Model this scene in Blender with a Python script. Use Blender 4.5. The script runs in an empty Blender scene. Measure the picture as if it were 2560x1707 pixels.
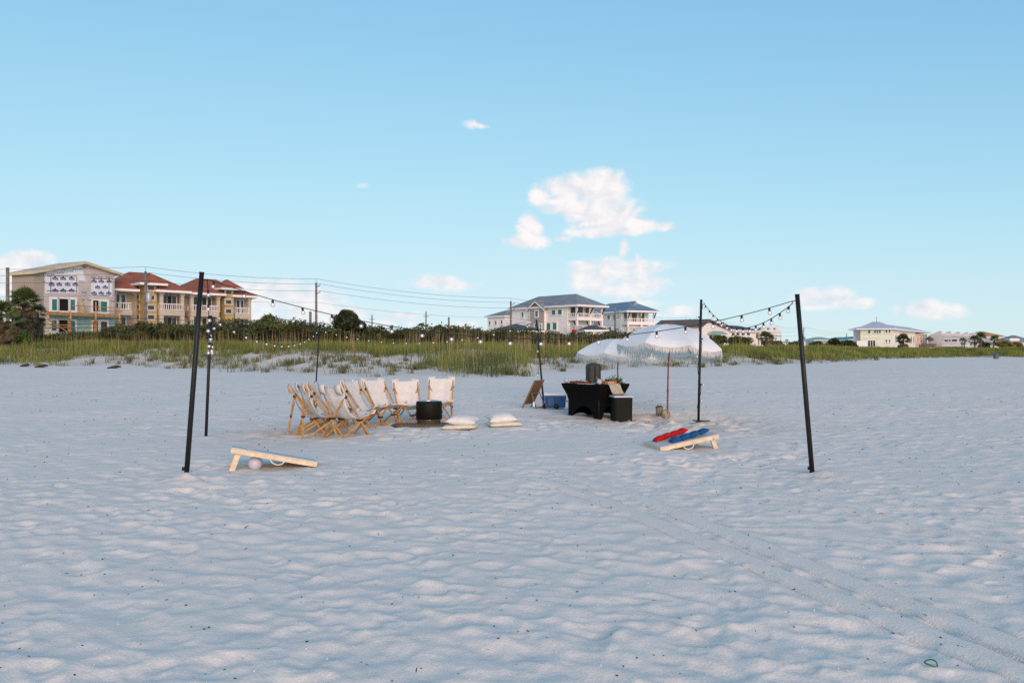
import bpy, bmesh, math, random
import numpy as np
from mathutils import Vector, Matrix, Euler

# ------------------------------------------------------------------ camera, sky, sun, exposure
SC = bpy.context.scene
COL = SC.collection
CAMZ, FPX, CX, HY = 1.56, 2000.0, 1280.0, 872.0     # eye height (m); focal length and horizon in photo pixels
cam_d = bpy.data.cameras.new('camera')
cam = bpy.data.objects.new('camera', cam_d)
COL.objects.link(cam)
cam.location = (0, 0, CAMZ)
cam.rotation_euler = (math.radians(90), 0, 0)
cam_d.sensor_width = 36.0
cam_d.lens = 36.0 * FPX / 2560.0
cam_d.shift_y = (HY - 853.5) / 2560.0
cam_d.clip_start = 0.05
cam_d.clip_end = 6000
SC.camera = cam

SUN_EL, SUN_ROT = math.radians(16.0), math.radians(166.0)
SUN_STR, SKY_STR, EXPO = 3.2, 0.15, 0.04
CLOUD_GAIN = 6.6
VS = SC.view_settings
SC.display_settings.display_device = 'sRGB'
VS.view_transform = 'Standard'
VS.look = 'None'
VS.gamma = 1.0
VS.exposure = EXPO
VS.use_curve_mapping = False
SC.cycles.use_denoising = False
SC.cycles.max_bounces = 6
SC.cycles.diffuse_bounces = 3
SC.cycles.transparent_max_bounces = 12
SC.cycles.caustics_reflective = False
SC.cycles.caustics_refractive = False

sun_d = bpy.data.lights.new('sun', 'SUN')
sun = bpy.data.objects.new('sun', sun_d)
COL.objects.link(sun)
sd = Vector((math.sin(SUN_ROT) * math.cos(SUN_EL), math.cos(SUN_ROT) * math.cos(SUN_EL), math.sin(SUN_EL)))
sun.rotation_euler = sd.to_track_quat('Z', 'Y').to_euler()
sun_d.energy = SUN_STR
sun_d.angle = math.radians(40)
sun_d.color = (1.0, 0.66, 0.51)

W = bpy.data.worlds.new('World')
SC.world = W
W.use_nodes = True
W.cycles.sampling_method = 'NONE'


def build_world():
    nt = W.node_tree
    N, L = nt.nodes, nt.links
    N.clear()

    def nd(t, **kw):
        n = N.new(t)
        for k, v in kw.items():
            setattr(n, k, v)
        return n

    def math_(op, a, b=None, c=None, clamp=False):
        n = nd('ShaderNodeMath', operation=op)
        n.use_clamp = clamp
        for i, v in enumerate((a, b, c)):
            if v is None:
                continue
            if isinstance(v, (int, float)):
                n.inputs[i].default_value = v
            else:
                L.new(v, n.inputs[i])
        return n.outputs[0]

    def vmath(op, a, b=None):
        n = nd('ShaderNodeVectorMath', operation=op)
        for i, v in enumerate((a, b)):
            if v is None:
                continue
            if isinstance(v, (tuple, list)):
                n.inputs[i].default_value = v
            else:
                L.new(v, n.inputs[i])
        return n
    out = nd('ShaderNodeOutputWorld')
    bg = nd('ShaderNodeBackground')
    bg.inputs[1].default_value = SKY_STR
    L.new(bg.outputs[0], out.inputs[0])
    sky = nd('ShaderNodeTexSky', sky_type='NISHITA')
    sky.sun_disc = False
    sky.sun_elevation = SUN_EL
    sky.sun_rotation = SUN_ROT
    sky.altitude = 0
    sky.air_density = 1.0
    sky.dust_density = 0.0
    sky.ozone_density = 3.0
    tc = nd('ShaderNodeTexCoord')
    d = vmath('NORMALIZE', tc.outputs['Generated']).outputs[0]
    sep = nd('ShaderNodeSeparateXYZ')
    L.new(d, sep.inputs[0])
    az = math_('ARCTAN2', sep.outputs[0], sep.outputs[1])
    el = math_('ARCSINE', sep.outputs[2])
    ae = nd('ShaderNodeCombineXYZ')
    L.new(az, ae.inputs[0])
    L.new(el, ae.inputs[1])
    ae = ae.outputs[0]

    # cloud banks: azimuth / elevation centres and half sizes
    blobs = [
        (1505, 470, 75, 52, 1.0), (1425, 470, 92, 36, .9), (1500, 535, 105, 48, 1.0), (1568, 566, 95, 24, .95), (1352, 492, 34, 30, .75),
        (1420, 515, 80, 26, .8), (1660, 566, 32, 14, .75), (1480, 580, 90, 18, .7),
        (1325, 572, 34, 36, .95), (1322, 604, 62, 20, .9), (1402, 598, 32, 12, .55),
        (1480, 694, 66, 34, .95), (1560, 672, 120, 28, .8), (1600, 708, 75, 28, .95), (1540, 728, 130, 20, .75), (1560, 618, 16, 28, .7), (1592, 650, 12, 18, .6),
        (1178, 313, 24, 12, .5), (1203, 316, 22, 8, .42), (905, 464, 22, 9, .34),
        (1080, 706, 70, 22, .8), (1150, 716, 50, 16, .65), (1446, 662, 30, 12, .5),
        (70, 648, 62, 26, .95), (20, 670, 80, 36, .9), (60, 715, 150, 40, .8),
        (660, 738, 120, 42, 1.2), (785, 758, 85, 36, 1.1), (560, 768, 90, 28, .9), (860, 780, 70, 20, .8), (760, 795, 200, 22, .6),
        (1000, 790, 70, 14, .7), (960, 806, 130, 12, .6), (1150, 810, 110, 9, .5),
        (2022, 742, 46, 28, .85), (2090, 745, 60, 30, .95), (2150, 758, 44, 16, .9), (2060, 768, 110, 10, .6),
        (2310, 772, 90, 22, .85), (2385, 776, 36, 26, .75), (2330, 790, 90, 12, .6),
        (1708, 776, 46, 16, .85), (1640, 788, 60, 9, .5), (1580, 760, 90, 12, .5),
        (-300, 690, 160, 60, .9), (2900, 720, 140, 40, .9), (-620, 560, 120, 50, .8), (3500, 650, 200, 60, .8),
    ]
    acc = None
    for (px, py, rx, ry, s) in blobs:
        a = math.atan((px - CX) / FPX)
        e = math.atan((HY - py) / FPX * math.cos(a))
        ra = rx / FPX * math.cos(a) ** 2 * 1.25
        re = ry / FPX * math.cos(a) * 1.25
        v = vmath('SUBTRACT', ae, (a, e, 0)).outputs[0]
        v = vmath('MULTIPLY', v, (1 / ra, 1 / re, 0)).outputs[0]
        ln = vmath('LENGTH', v).outputs['Value']
        b = math_('MULTIPLY_ADD', ln, -s, s)
        if acc is None:
            acc = b
        else:
            n = nd('ShaderNodeMath', operation='SMOOTH_MAX')
            L.new(acc, n.inputs[0])
            L.new(b, n.inputs[1])
            n.inputs[2].default_value = 0.18
            acc = n.outputs[0]
    # ragged outlines from fractal noise in the same angular space
    sc_ = vmath('MULTIPLY', ae, (30, 42, 0)).outputs[0]

    def fbm(vec, scale, det, rough, dist=0.0):
        n = nd('ShaderNodeTexNoise')
        n.noise_dimensions = '2D'
        n.inputs['Scale'].default_value = scale
        n.inputs['Detail'].default_value = det
        n.inputs['Roughness'].default_value = rough
        n.inputs['Distortion'].default_value = dist
        L.new(vec, n.inputs['Vector'])
        return n.outputs[0]
    n1 = fbm(sc_, 1.0, 8, .58, .3)
    off = vmath('ADD', sc_, (0.34, 0.30, 0)).outputs[0]
    n2 = fbm(off, 1.0, 8, .58, .3)
    dens = math_('MULTIPLY_ADD', math_('SUBTRACT', n1, 0.5), 1.15, math_('MULTIPLY', acc, 1.45))
    ss = nd('ShaderNodeMapRange', interpolation_type='SMOOTHSTEP')
    L.new(dens, ss.inputs['Value'])
    ss.inputs['From Min'].default_value = 0.06
    ss.inputs['From Max'].default_value = 0.78
    alpha = ss.outputs[0]
    # far low banks are thinner
    lo = nd('ShaderNodeMapRange', interpolation_type='SMOOTHSTEP')
    L.new(el, lo.inputs['Value'])
    lo.inputs['From Min'].default_value = 0.0
    lo.inputs['From Max'].default_value = 0.17
    lo.inputs['To Min'].default_value = 0.70
    lo.inputs['To Max'].default_value = 0.97
    alpha = math_('MULTIPLY', alpha, lo.outputs[0])
    lit = math_('MULTIPLY_ADD', math_('SUBTRACT', n1, n2), 2.2, 0.62, clamp=True)
    mixc = nd('ShaderNodeMix', data_type='RGBA')
    L.new(lit, mixc.inputs[0])
    g = CLOUD_GAIN
    mixc.inputs[6].default_value = (0.72 * g, 0.76 * g, 0.83 * g, 1)
    mixc.inputs[7].default_value = (1.0 * g, 0.935 * g, 0.925 * g, 1)
    # film-like shoulder of the exposure on the bright lower sky, the same all round
    sp = nd('ShaderNodeSeparateColor')
    L.new(sky.outputs[0], sp.inputs[0])
    cb = nd('ShaderNodeCombineColor')
    for i, (k, top) in enumerate(zip(SKY_K, SKY_TOP)):
        e = math_('POWER', 2.718282, math_('MULTIPLY', sp.outputs[i], -k * 0.15 / top))
        L.new(math_('MULTIPLY_ADD', e, -top / 0.15, top / 0.15), cb.inputs[i])
    mix = nd('ShaderNodeMix', data_type='RGBA')
    L.new(alpha, mix.inputs[0])
    L.new(cb.outputs[0], mix.inputs[6])
    L.new(mixc.outputs[2], mix.inputs[7])
    L.new(mix.outputs[2], bg.inputs[0])


SKY_K, SKY_TOP = (1.72, 2.36, 2.72), (.70, .86, .94)
build_world()

# ------------------------------------------------------------------ helpers
R = random.Random(7)
NP = np.random.default_rng(11)


def px2w(px, Y, py=None):
    X = (px - CX) / FPX * Y
    if py is None:
        return X
    return (X, Y, CAMZ - (py - HY) / FPX * Y)


def smooth(a, b, x):
    t = np.clip((x - a) / (b - a), 0, 1)
    return t * t * (3 - 2 * t)


_perm = np.random.default_rng(5).permutation(512)
_gx = np.cos(np.arange(512) * 2.399963)
_gy = np.sin(np.arange(512) * 2.399963)


def pnoise(x, y, seed=0):
    x = np.asarray(x, float) + seed * 17.31
    y = np.asarray(y, float) + seed * 9.77
    xi = np.floor(x).astype(np.int64)
    yi = np.floor(y).astype(np.int64)
    xf, yf = x - xi, y - yi
    u = xf * xf * xf * (xf * (xf * 6 - 15) + 10)
    v = yf * yf * yf * (yf * (yf * 6 - 15) + 10)

    def g(ix, iy, dx, dy):
        h = _perm[(_perm[ix & 511] + iy) & 511]
        return _gx[h] * dx + _gy[h] * dy
    a = g(xi, yi, xf, yf)
    b = g(xi + 1, yi, xf - 1, yf)
    c = g(xi, yi + 1, xf, yf - 1)
    d = g(xi + 1, yi + 1, xf - 1, yf - 1)
    return ((a + u * (b - a)) * (1 - v) + (c + u * (d - c)) * v) * 1.5


def fbm2(x, y, o=4, seed=0):
    s, a = 0, 1.0
    for i in range(o):
        s = s + a * pnoise(x, y, seed + i * 3)
        x, y, a = x * 2.03, y * 2.03, a * .5
    return s


def mat(name, col, rough=0.7, var=0.12, scale=8.0, bump=0.0, bscale=None, metal=0.0, col2=None, trans=0.0, emit=None, emit_s=0, spec=0.4, attr=None, ramp=None):
    m = bpy.data.materials.new(name)
    m.use_nodes = True
    nt = m.node_tree
    N, L = nt.nodes, nt.links
    b = N['Principled BSDF']
    b.inputs['Roughness'].default_value = rough
    b.inputs['Metallic'].default_value = metal
    b.inputs['Specular IOR Level'].default_value = spec
    if col2 is None:
        col2 = tuple(max(0, c * (1 - var * 2)) for c in col)
        colA = tuple(min(1, c * (1 + var * .6)) for c in col)
    else:
        colA = col
    tc = N.new('ShaderNodeTexCoord')
    if attr or ramp or var > 0 or bump > 0:
        nz = N.new('ShaderNodeTexNoise')
        nz.inputs['Scale'].default_value = scale
        nz.inputs['Detail'].default_value = 4
        L.new(tc.outputs['Object'], nz.inputs['Vector'])
        mx = N.new('ShaderNodeMix')
        mx.data_type = 'RGBA'
        mx.inputs[6].default_value = (*col2, 1)
        mx.inputs[7].default_value = (*colA, 1)
        if attr:
            at = N.new('ShaderNodeAttribute')
            at.attribute_name = attr
            L.new(at.outputs['Fac'], mx.inputs[0])
        else:
            mr = N.new('ShaderNodeMapRange')
            L.new(nz.outputs[0], mr.inputs['Value'])
            mr.inputs['From Min'].default_value = .3
            mr.inputs['From Max'].default_value = .7
            L.new(mr.outputs[0], mx.inputs[0])
        L.new(mx.outputs[2], b.inputs['Base Color'])
        if bump > 0:
            nb = N.new('ShaderNodeTexNoise')
            nb.inputs['Scale'].default_value = bscale or scale * 4
            nb.inputs['Detail'].default_value = 3
            L.new(tc.outputs['Object'], nb.inputs['Vector'])
            bp = N.new('ShaderNodeBump')
            bp.inputs['Strength'].default_value = min(1, bump)
            bp.inputs['Distance'].default_value = .01
            L.new(nb.outputs[0], bp.inputs['Height'])
            L.new(bp.outputs[0], b.inputs['Normal'])
    else:
        b.inputs['Base Color'].default_value = (*col, 1)
    if emit:
        b.inputs['Emission Color'].default_value = (*emit, 1)
        b.inputs['Emission Strength'].default_value = emit_s
    if trans > 0:
        tr = N.new('ShaderNodeBsdfTranslucent')
        ms = N.new('ShaderNodeMixShader')
        ms.inputs[0].default_value = trans
        if var > 0 or attr:
            L.new(mx.outputs[2], tr.inputs[0])
        else:
            tr.inputs[0].default_value = (*col, 1)
        o = N['Material Output']
        L.new(b.outputs[0], ms.inputs[1])
        L.new(tr.outputs[0], ms.inputs[2])
        L.new(ms.outputs[0], o.inputs[0])
    return m


def tag(o, label=None, cat=None, group=None, kind=None):
    if label:
        o['label'] = label
    if cat:
        o['category'] = cat
    if group:
        o['group'] = group
    if kind:
        o['kind'] = kind
    return o


def thing(name, label, cat, loc=(0, 0, 0), rz=0.0, group=None):
    o = bpy.data.objects.new(name, None)
    o.empty_display_size = .2
    COL.objects.link(o)
    o.location = loc
    o.rotation_euler = (0, 0, rz)
    return tag(o, label, cat, group)


class MB:
    def __init__(s):
        s.v, s.f, s.m = [], [], []

    def add(s, vs, fs, mi=0):
        o = len(s.v)
        s.v += [tuple(p) for p in vs]
        s.f += [tuple(i + o for i in f) for f in fs]
        s.m += [mi] * len(fs)
        return s

    def box(s, x0, x1, y0, y1, z0, z1, mi=0, M=None):
        vs = [(x0, y0, z0), (x1, y0, z0), (x1, y1, z0), (x0, y1, z0), (x0, y0, z1), (x1, y0, z1), (x1, y1, z1), (x0, y1, z1)]
        if M is not None:
            vs = [M @ Vector(p) for p in vs]
        return s.add(vs, [(0, 3, 2, 1), (4, 5, 6, 7), (0, 1, 5, 4), (1, 2, 6, 5), (2, 3, 7, 6), (3, 0, 4, 7)], mi)

    def bar(s, p, q, w, h, up=(0, 0, 1), mi=0):
        """rectangular bar from p to q, w wide and h thick"""
        p, q = Vector(p), Vector(q)
        d = (q - p).normalized()
        u = Vector(up)
        if abs(d.dot(u)) > .97:
            u = Vector((0, 1, 0))
        a = d.cross(u).normalized()
        b = a.cross(d).normalized()
        vs = []
        for c in (p, q):
            for i, j in ((-1, -1), (1, -1), (1, 1), (-1, 1)):
                vs.append(c + a * (i * w / 2) + b * (j * h / 2))
        return s.add(vs, [(3, 2, 1, 0), (4, 5, 6, 7), (0, 1, 5, 4), (1, 2, 6, 5), (2, 3, 7, 6), (3, 0, 4, 7)], mi)

    def tube(s, pts, r, n=8, mi=0, cap=True):
        pts = [Vector(p) for p in pts]
        rr = r if isinstance(r, (list, tuple)) else [r] * len(pts)
        vs, fs = [], []
        prev = None
        for i, p in enumerate(pts):
            d = (pts[min(i + 1, len(pts) - 1)] - pts[max(i - 1, 0)]).normalized()
            if prev is None:
                u = Vector((0, 0, 1)) if abs(d.z) < .9 else Vector((1, 0, 0))
                a = d.cross(u).normalized()
            else:
                a = (prev - d * prev.dot(d)).normalized()
            prev = a
            b = d.cross(a)
            for k in range(n):
                t = 2 * math.pi * k / n
                vs.append(p + (a * math.cos(t) + b * math.sin(t)) * rr[i])
        for i in range(len(pts) - 1):
            for k in range(n):
                k2 = (k + 1) % n
                fs.append((i * n + k, i * n + k2, (i + 1) * n + k2, (i + 1) * n + k))
        if cap:
            fs.append(tuple(range(n))[::-1])
            fs.append(tuple((len(pts) - 1) * n + k for k in range(n)))
        return s.add(vs, fs, mi)

    def lathe(s, prof, n=24, mi=0, c=(0, 0, 0)):
        vs, fs = [], []
        for (r, z) in prof:
            for k in range(n):
                t = 2 * math.pi * k / n
                vs.append((c[0] + r * math.cos(t), c[1] + r * math.sin(t), c[2] + z))
        for i in range(len(prof) - 1):
            for k in range(n):
                k2 = (k + 1) % n
                fs.append((i * n + k, i * n + k2, (i + 1) * n + k2, (i + 1) * n + k))
        if prof[0][0] > 1e-4:
            fs.append(tuple(range(n))[::-1])
        if prof[-1][0] > 1e-4:
            fs.append(tuple((len(prof) - 1) * n + k for k in range(n)))
        return s.add(vs, fs, mi)

    def sphere(s, c, r, n=14, m=9, mi=0, sq=1.0):
        prof = [(max(1e-5, r * math.sin(math.pi * i / m)), -r * sq * math.cos(math.pi * i / m)) for i in range(m + 1)]
        return s.lathe(prof, n, mi, c)

    def prism(s, poly, y0, y1, mi=0):
        """poly: list of (x, z), extruded along y"""
        n = len(poly)
        vs = [(x, y0, z) for x, z in poly] + [(x, y1, z) for x, z in poly]
        fs = [tuple(range(n)), tuple(range(2 * n - 1, n - 1, -1))]
        for i in range(n):
            j = (i + 1) % n
            fs.append((j, i, n + i, n + j))
        return s.add(vs, fs, mi)

    def hip(s, x0, x1, y0, y1, z0, h, th=.22, mi=0, ridge=None, mi2=None):
        """hipped roof: soffit + fascia + slopes; ridge runs along the longer side"""
        lx, ly = x1 - x0, y1 - y0
        if ridge is None:
            if lx >= ly:
                ridge = ((x0 + ly / 2, (y0 + y1) / 2), (x1 - ly / 2, (y0 + y1) / 2))
            else:
                ridge = (((x0 + x1) / 2, y0 + lx / 2), ((x0 + x1) / 2, y1 - lx / 2))
        a, b = ridge
        mi2 = mi if mi2 is None else mi2
        vs = [(x0, y0, z0), (x1, y0, z0), (x1, y1, z0), (x0, y1, z0), (x0, y0, z0 + th), (x1, y0, z0 + th), (x1, y1, z0 + th), (x0, y1, z0 + th),
              (a[0], a[1], z0 + th + h), (b[0], b[1], z0 + th + h)]
        s.add(vs, [(3, 2, 1, 0), (0, 1, 5, 4), (1, 2, 6, 5), (2, 3, 7, 6), (3, 0, 4, 7)], mi2)
        o = len(s.v) - 10
        if lx >= ly:
            fs = [(4, 5, 9, 8), (5, 6, 9), (6, 7, 8, 9), (7, 4, 8)]
        else:
            fs = [(4, 5, 8), (5, 6, 9, 8), (6, 7, 9), (7, 4, 8, 9)]
        for f in fs:
            s.f.append(tuple(i + o for i in f))
            s.m.append(mi)
        return s

    def build(s, name, mats, parent=None, smooth_=False, kind=None, bevel=0.0, loc=None, rot=None):
        me = bpy.data.meshes.new(name)
        me.from_pydata(s.v, [], s.f)
        if not isinstance(mats, (list, tuple)):
            mats = [mats]
        for m in mats:
            me.materials.append(m)
        if len(mats) > 1:
            me.polygons.foreach_set('material_index', s.m)
        if smooth_:
            me.polygons.foreach_set('use_smooth', [True] * len(me.polygons))
        me.update()
        o = bpy.data.objects.new(name, me)
        COL.objects.link(o)
        if parent:
            o.parent = parent
        if loc:
            o.location = loc
        if rot:
            o.rotation_euler = rot
        if kind:
            o['kind'] = kind
        if bevel > 0:
            b = o.modifiers.new('bevel', 'BEVEL')
            b.width = bevel
            b.segments = 2
            b.limit_method = 'ANGLE'
        return o


def inst(me, name, parent, loc=(0, 0, 0), rot=(0, 0, 0), sc=1.0, kind=None):
    o = bpy.data.objects.new(name, me)
    COL.objects.link(o)
    o.parent = parent
    o.location = loc
    o.rotation_euler = rot
    o.scale = (sc, sc, sc) if isinstance(sc, (int, float)) else sc
    if kind:
        o['kind'] = kind
    return o


def fast_mesh(name, V, T, mats, tint=None, smooth_=False, mi=None):
    """numpy verts (n,3) and triangles (m,3)"""
    me = bpy.data.meshes.new(name)
    me.vertices.add(len(V))
    me.vertices.foreach_set('co', np.ascontiguousarray(V, dtype=np.float32).ravel())
    me.loops.add(len(T) * 3)
    me.loops.foreach_set('vertex_index', np.ascontiguousarray(T, dtype=np.int32).ravel())
    me.polygons.add(len(T))
    me.polygons.foreach_set('loop_start', np.arange(0, len(T) * 3, 3, dtype=np.int32))
    if mi is not None:
        me.polygons.foreach_set('material_index', mi.astype(np.int32))
    if smooth_:
        me.polygons.foreach_set('use_smooth', np.ones(len(T), dtype=bool))
    for m in (mats if isinstance(mats, (list, tuple)) else [mats]):
        me.materials.append(m)
    me.update(calc_edges=True)
    if tint is not None:
        a = me.attributes.new('tint', 'FLOAT', 'POINT')
        a.data.foreach_set('value', np.ascontiguousarray(tint, dtype=np.float32))
    return me


def link(me, name, parent=None, kind=None):
    o = bpy.data.objects.new(name, me)
    COL.objects.link(o)
    if parent:
        o.parent = parent
    if kind:
        o['kind'] = kind
    return o

# ------------------------------------------------------------------ terrain: beach, dune
FX = np.array([-90, -45, -33, -23.5, -19, -16.8, -11.2, -6.8, -4.5, -2.3, 0.2, 1.3, 4.2, 9.7, 17.4, 27, 36.7, 58.8, 70, 87, 160])
FY = np.array([62, 56, 52, 50, 46, 43, 38.5, 36.5, 36.5, 36, 36.5, 42, 43, 46.5, 53, 63, 78, 106, 112, 120, 150])


def foot(X):
    return np.interp(X, FX, FY)


def terrain(X, Y):
    """large forms: beach rising gently to the dune foot, dune, back-dune"""
    X = np.asarray(X, float)
    Y = np.asarray(Y, float)
    zmax = .72 - .34 * smooth(24, 62, X)
    z = np.clip(.0222 * (Y - 17.5), 0, None)
    z = zmax * (1 - np.exp(-z / zmax)) * 1.06
    d = Y - foot(X) + 1.6 * fbm2(X / 6, Y / 6, 3, 40)
    Hd = np.interp(X, [-40, -14, -3, 8, 25, 60], [1.15, .95, .85, .75, .6, .75])
    z = z + Hd * smooth(-.5, 13, d) + .22 * fbm2(X / 5, Y / 5, 3, 55) * smooth(0, 8, d)
    z = z + .55 * np.interp(X, [-40, 0, 20], [1, .8, .2]) * smooth(16, 34, d)
    return z, d


POLES = dict(A=(-3.88, 9.54), B=(-5.355, 14.0), C=(-7.35, 30.0), D=(3.74, 9.97), E=(3.915, 16.8), F=(.88, 22.3))
TRACKS = [((.30, 9.6), (.957, 8.21), (2.46, 3.85), (2.9, 2.4)), ((.62, 10.0), (1.31, 8.46), (2.66, 4.16), (3.2, 2.3)), ((2.3, 9.6), (3.06, 8.15), (4.0, 6.25), (4.8, 4.6))]


def seg_dist(X, Y, pts):
    best = np.full(np.shape(X), 1e9)
    for (a, b) in zip(pts[:-1], pts[1:]):
        ax, ay = a
        bx, by = b
        dx, dy = bx - ax, by - ay
        t = np.clip(((X - ax) * dx + (Y - ay) * dy) / (dx * dx + dy * dy), 0, 1)
        best = np.minimum(best, np.hypot(X - ax - t * dx, Y - ay - t * dy))
    return best


def make_sand():
    Y0, Y1, NR = 2.1, 330.0, 1180
    ys = Y0 * (Y1 / Y0) ** (np.arange(NR) / (NR - 1))
    px = np.concatenate([np.arange(-1700, -600, 40.), np.arange(-600, -40, 9.0), np.arange(-40, 2601, 6.0), np.arange(2608, 3161, 9.0), np.arange(3200, 4261, 40.)])
    NC = len(px)
    q = (px - CX) / FPX
    Yg = np.repeat(ys[:, None], NC, 1)
    Xg = Yg * q[None, :]
    z, d = terrain(Xg, Yg)
    # how trodden the sand is (0 = wind-smoothed)
    band = np.exp(-((Yg - (12.9 + .12 * Xg)) / 1.3) ** 2) * smooth(-9, -3.0, Xg) * (1 - smooth(2.0, 4.2, Xg))
    band2 = np.exp(-((Yg - (21.5 + .25 * (Xg + 8))) / 2.0) ** 2) * (1 - smooth(-7, -4, Xg))
    tread = np.clip(.85 + .45 * fbm2(Xg / 3.1, Yg / 3.1, 2, 21), .3, 1.3) * (1 - .8 * band) * (1 - .7 * band2)
    tread *= 1 - .3 * smooth(20, 34, Yg) * (d < 3)
    tread *= np.where(d > 3, .4, 1)
    tr = np.full(Xg.shape, 1e9)
    for t in TRACKS[:2]:
        tr = np.minimum(tr, seg_dist(Xg, Yg, t))
    tr3 = seg_dist(Xg, Yg, TRACKS[2])
    trk = np.exp(-(tr / .10) ** 6) + .8 * np.exp(-(tr3 / .10) ** 6)
    tread = tread * (1 - .93 * np.clip(trk, 0, 1))
    # contact patches under the furniture stay level
    for (cx, cy, r) in [(-1.71, 16.5, .75), (1.95, 18.1, 1.1), (-1.0, 15.4, .6), (-.15, 16.0, .55), (-3.1, 10.5, .9), (2.8, 12.6, .9)]:
        tread = tread * (1 - .7 * np.exp(-(((Xg - cx) ** 2 + (Yg - cy) ** 2) / r ** 2) ** 2))
    ca, sa = math.cos(.72), math.sin(.72)
    U = Xg * ca - Yg * sa
    Vv = Xg * sa + Yg * ca
    wx = .30 * pnoise(U / .6, Vv / .6, 3)
    wy = .30 * pnoise(U / .6, Vv / .6, 4)
    near = .60 + .35 * smooth(6, 11, Yg) - .25 * smooth(14, 26, Yg)
    n1 = pnoise((U + wx) / .44, (Vv + wy) / .22, 5)
    n1 = np.where(n1 > 0, 1.3 * n1, .4 * n1)
    n2 = pnoise((U - wy) / .17, (Vv + wx) / .10, 6)
    patch = .25 + .95 * smooth(-.25, .45, fbm2(U / 1.3, Vv / .9, 2, 17))
    n3 = pnoise(U / 1.5, Vv / .8, 8)
    n4 = pnoise(Xg / .62 + wx, Yg / .55 + wy, 25)
    rel = .74 * ((.0150 * n1 + .0034 * n2) * patch + .010 * n3) + .72 * .019 * n4 * smooth(8, 17, Yg) * (1 - .5 * smooth(30, 60, Yg))
    rel += .0025 * pnoise(U / .10, Vv / .07, 9) * (.4 + .6 * smooth(0, .5, n1))
    rel = rel * tread * near
    z = z + rel + .03 * fbm2(Xg / 4.5, Yg / 4.5, 2, 30)
    # foot prints, old and rounded by the wind
    lr = math.log(Y1 / Y0) / (NR - 1)
    rg = np.random.default_rng(3)
    n = 15500
    fy = 2.3 * (40 / 2.3) ** (rg.random(n) ** .95)
    fx = fy * rg.uniform(-.94, .94, n)
    # trampled ground round the seats, table and boards
    cl = [(-2.9, 15.6, 1.6), (1.9, 17.2, 1.3), (3.4, 17.4, .9), (-.6, 15.2, 1.0), (-3.0, 10.3, .8), (2.7, 12.0, .8), (3.9, 16.4, .8)]
    kx = np.concatenate([rg.normal(c[0], c[2], 90) for c in cl])
    ky = np.concatenate([rg.normal(c[1], c[2], 90) for c in cl])
    fx, fy = np.concatenate([fx, kx]), np.concatenate([fy, ky])
    for i in range(len(fx)):
        x, y = fx[i], fy[i]
        r = rg.uniform(.055, .12) * (1 + .04 * max(0, y - 8))
        a = rg.normal(-.7, .5)
        i0 = int(math.log(max(y - .45, Y0) / Y0) / lr)
        i1 = min(NR, int(math.log((y + .45) / Y0) / lr) + 2)
        j0 = np.searchsorted(px, CX + FPX * (x - .45) / y)
        j1 = np.searchsorted(px, CX + FPX * (x + .45) / y) + 1
        xs = Xg[i0:i1, j0:j1] - x
        yy = Yg[i0:i1, j0:j1] - y
        if xs.size == 0:
            continue
        u = (xs * math.cos(a) + yy * math.sin(a)) / (r * rg.uniform(1.1, 1.9))
        v = (-xs * math.sin(a) + yy * math.cos(a)) / r
        e = u * u + v * v
        dep = (.016 if i >= n else 0) + rg.uniform(.003, .0165) * (.50 + .32 * min(1, max(0, (y - 5) / 5)))
        if rg.random() < .25 + .4 * (y > 7.5):      # fresher print: steep rim, flat sole
            f = -np.exp(-(e * .95) ** 3) + .5 * np.exp(-(np.sqrt(e) - 1.25) ** 2 * 14) * (.5 + .5 * np.tanh(2 * v + u))
            f = f * 1.15
        else:
            f = -np.exp(-e * 1.1) + .55 * np.exp(-(np.sqrt(e) - 1.45) ** 2 * 4) * (.5 + .5 * np.tanh(v + .5 * u))
        z[i0:i1, j0:j1] += tread[i0:i1, j0:j1] * dep * f
    # wheel ruts and their low shoulders
    z += .013 * np.clip(trk, 0, 1) * (1 - .3 * (np.minimum(tr, tr3) / .1) ** 2).clip(0, 1)
    z -= .017 * np.exp(-((tr - .12) / .018) ** 2) + .010 * np.exp(-((tr3 - .125) / .022) ** 2)
    # heaps of dug sand round the pole feet
    for k, hgt, rad in (('A', .10, .24), ('D', .07, .2), ('B', .03, .2), ('E', .03, .25)):
        cx, cy = POLES[k]
        rr = np.hypot(Xg - cx - (.12 if k == 'D' else 0), Yg - cy + .06)
        rr = rr * (1 + .2 * pnoise(Xg * 4, Yg * 4, 13))
        z += hgt * np.exp(-(rr / rad) ** 1.6) * (1 + .12 * pnoise(Xg * 9, Yg * 9, 14))
    # skirts drop away outside the view
    z -= .3 * (1 - smooth(-1700, -1300, px))[None, :] + .3 * smooth(3900, 4260, px)[None, :]
    V = np.stack([Xg, Yg, z], -1).reshape(-1, 3)
    idx = np.arange(NR * NC).reshape(NR, NC)
    a, b, c, e = idx[:-1, :-1].ravel(), idx[:-1, 1:].ravel(), idx[1:, 1:].ravel(), idx[1:, :-1].ravel()
    T = np.concatenate([np.stack([a, b, c], 1), np.stack([a, c, e], 1)])
    # damp, dug-over sand is browner: round the table, chairs and boards
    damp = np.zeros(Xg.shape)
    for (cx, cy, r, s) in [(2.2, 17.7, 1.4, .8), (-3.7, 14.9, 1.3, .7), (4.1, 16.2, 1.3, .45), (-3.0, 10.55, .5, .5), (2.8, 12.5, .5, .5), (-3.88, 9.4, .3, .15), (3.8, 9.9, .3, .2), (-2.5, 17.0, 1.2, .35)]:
        damp = np.maximum(damp, s * np.exp(-((Xg - cx) ** 2 + (Yg - cy) ** 2 * .7) / r ** 2))
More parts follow.
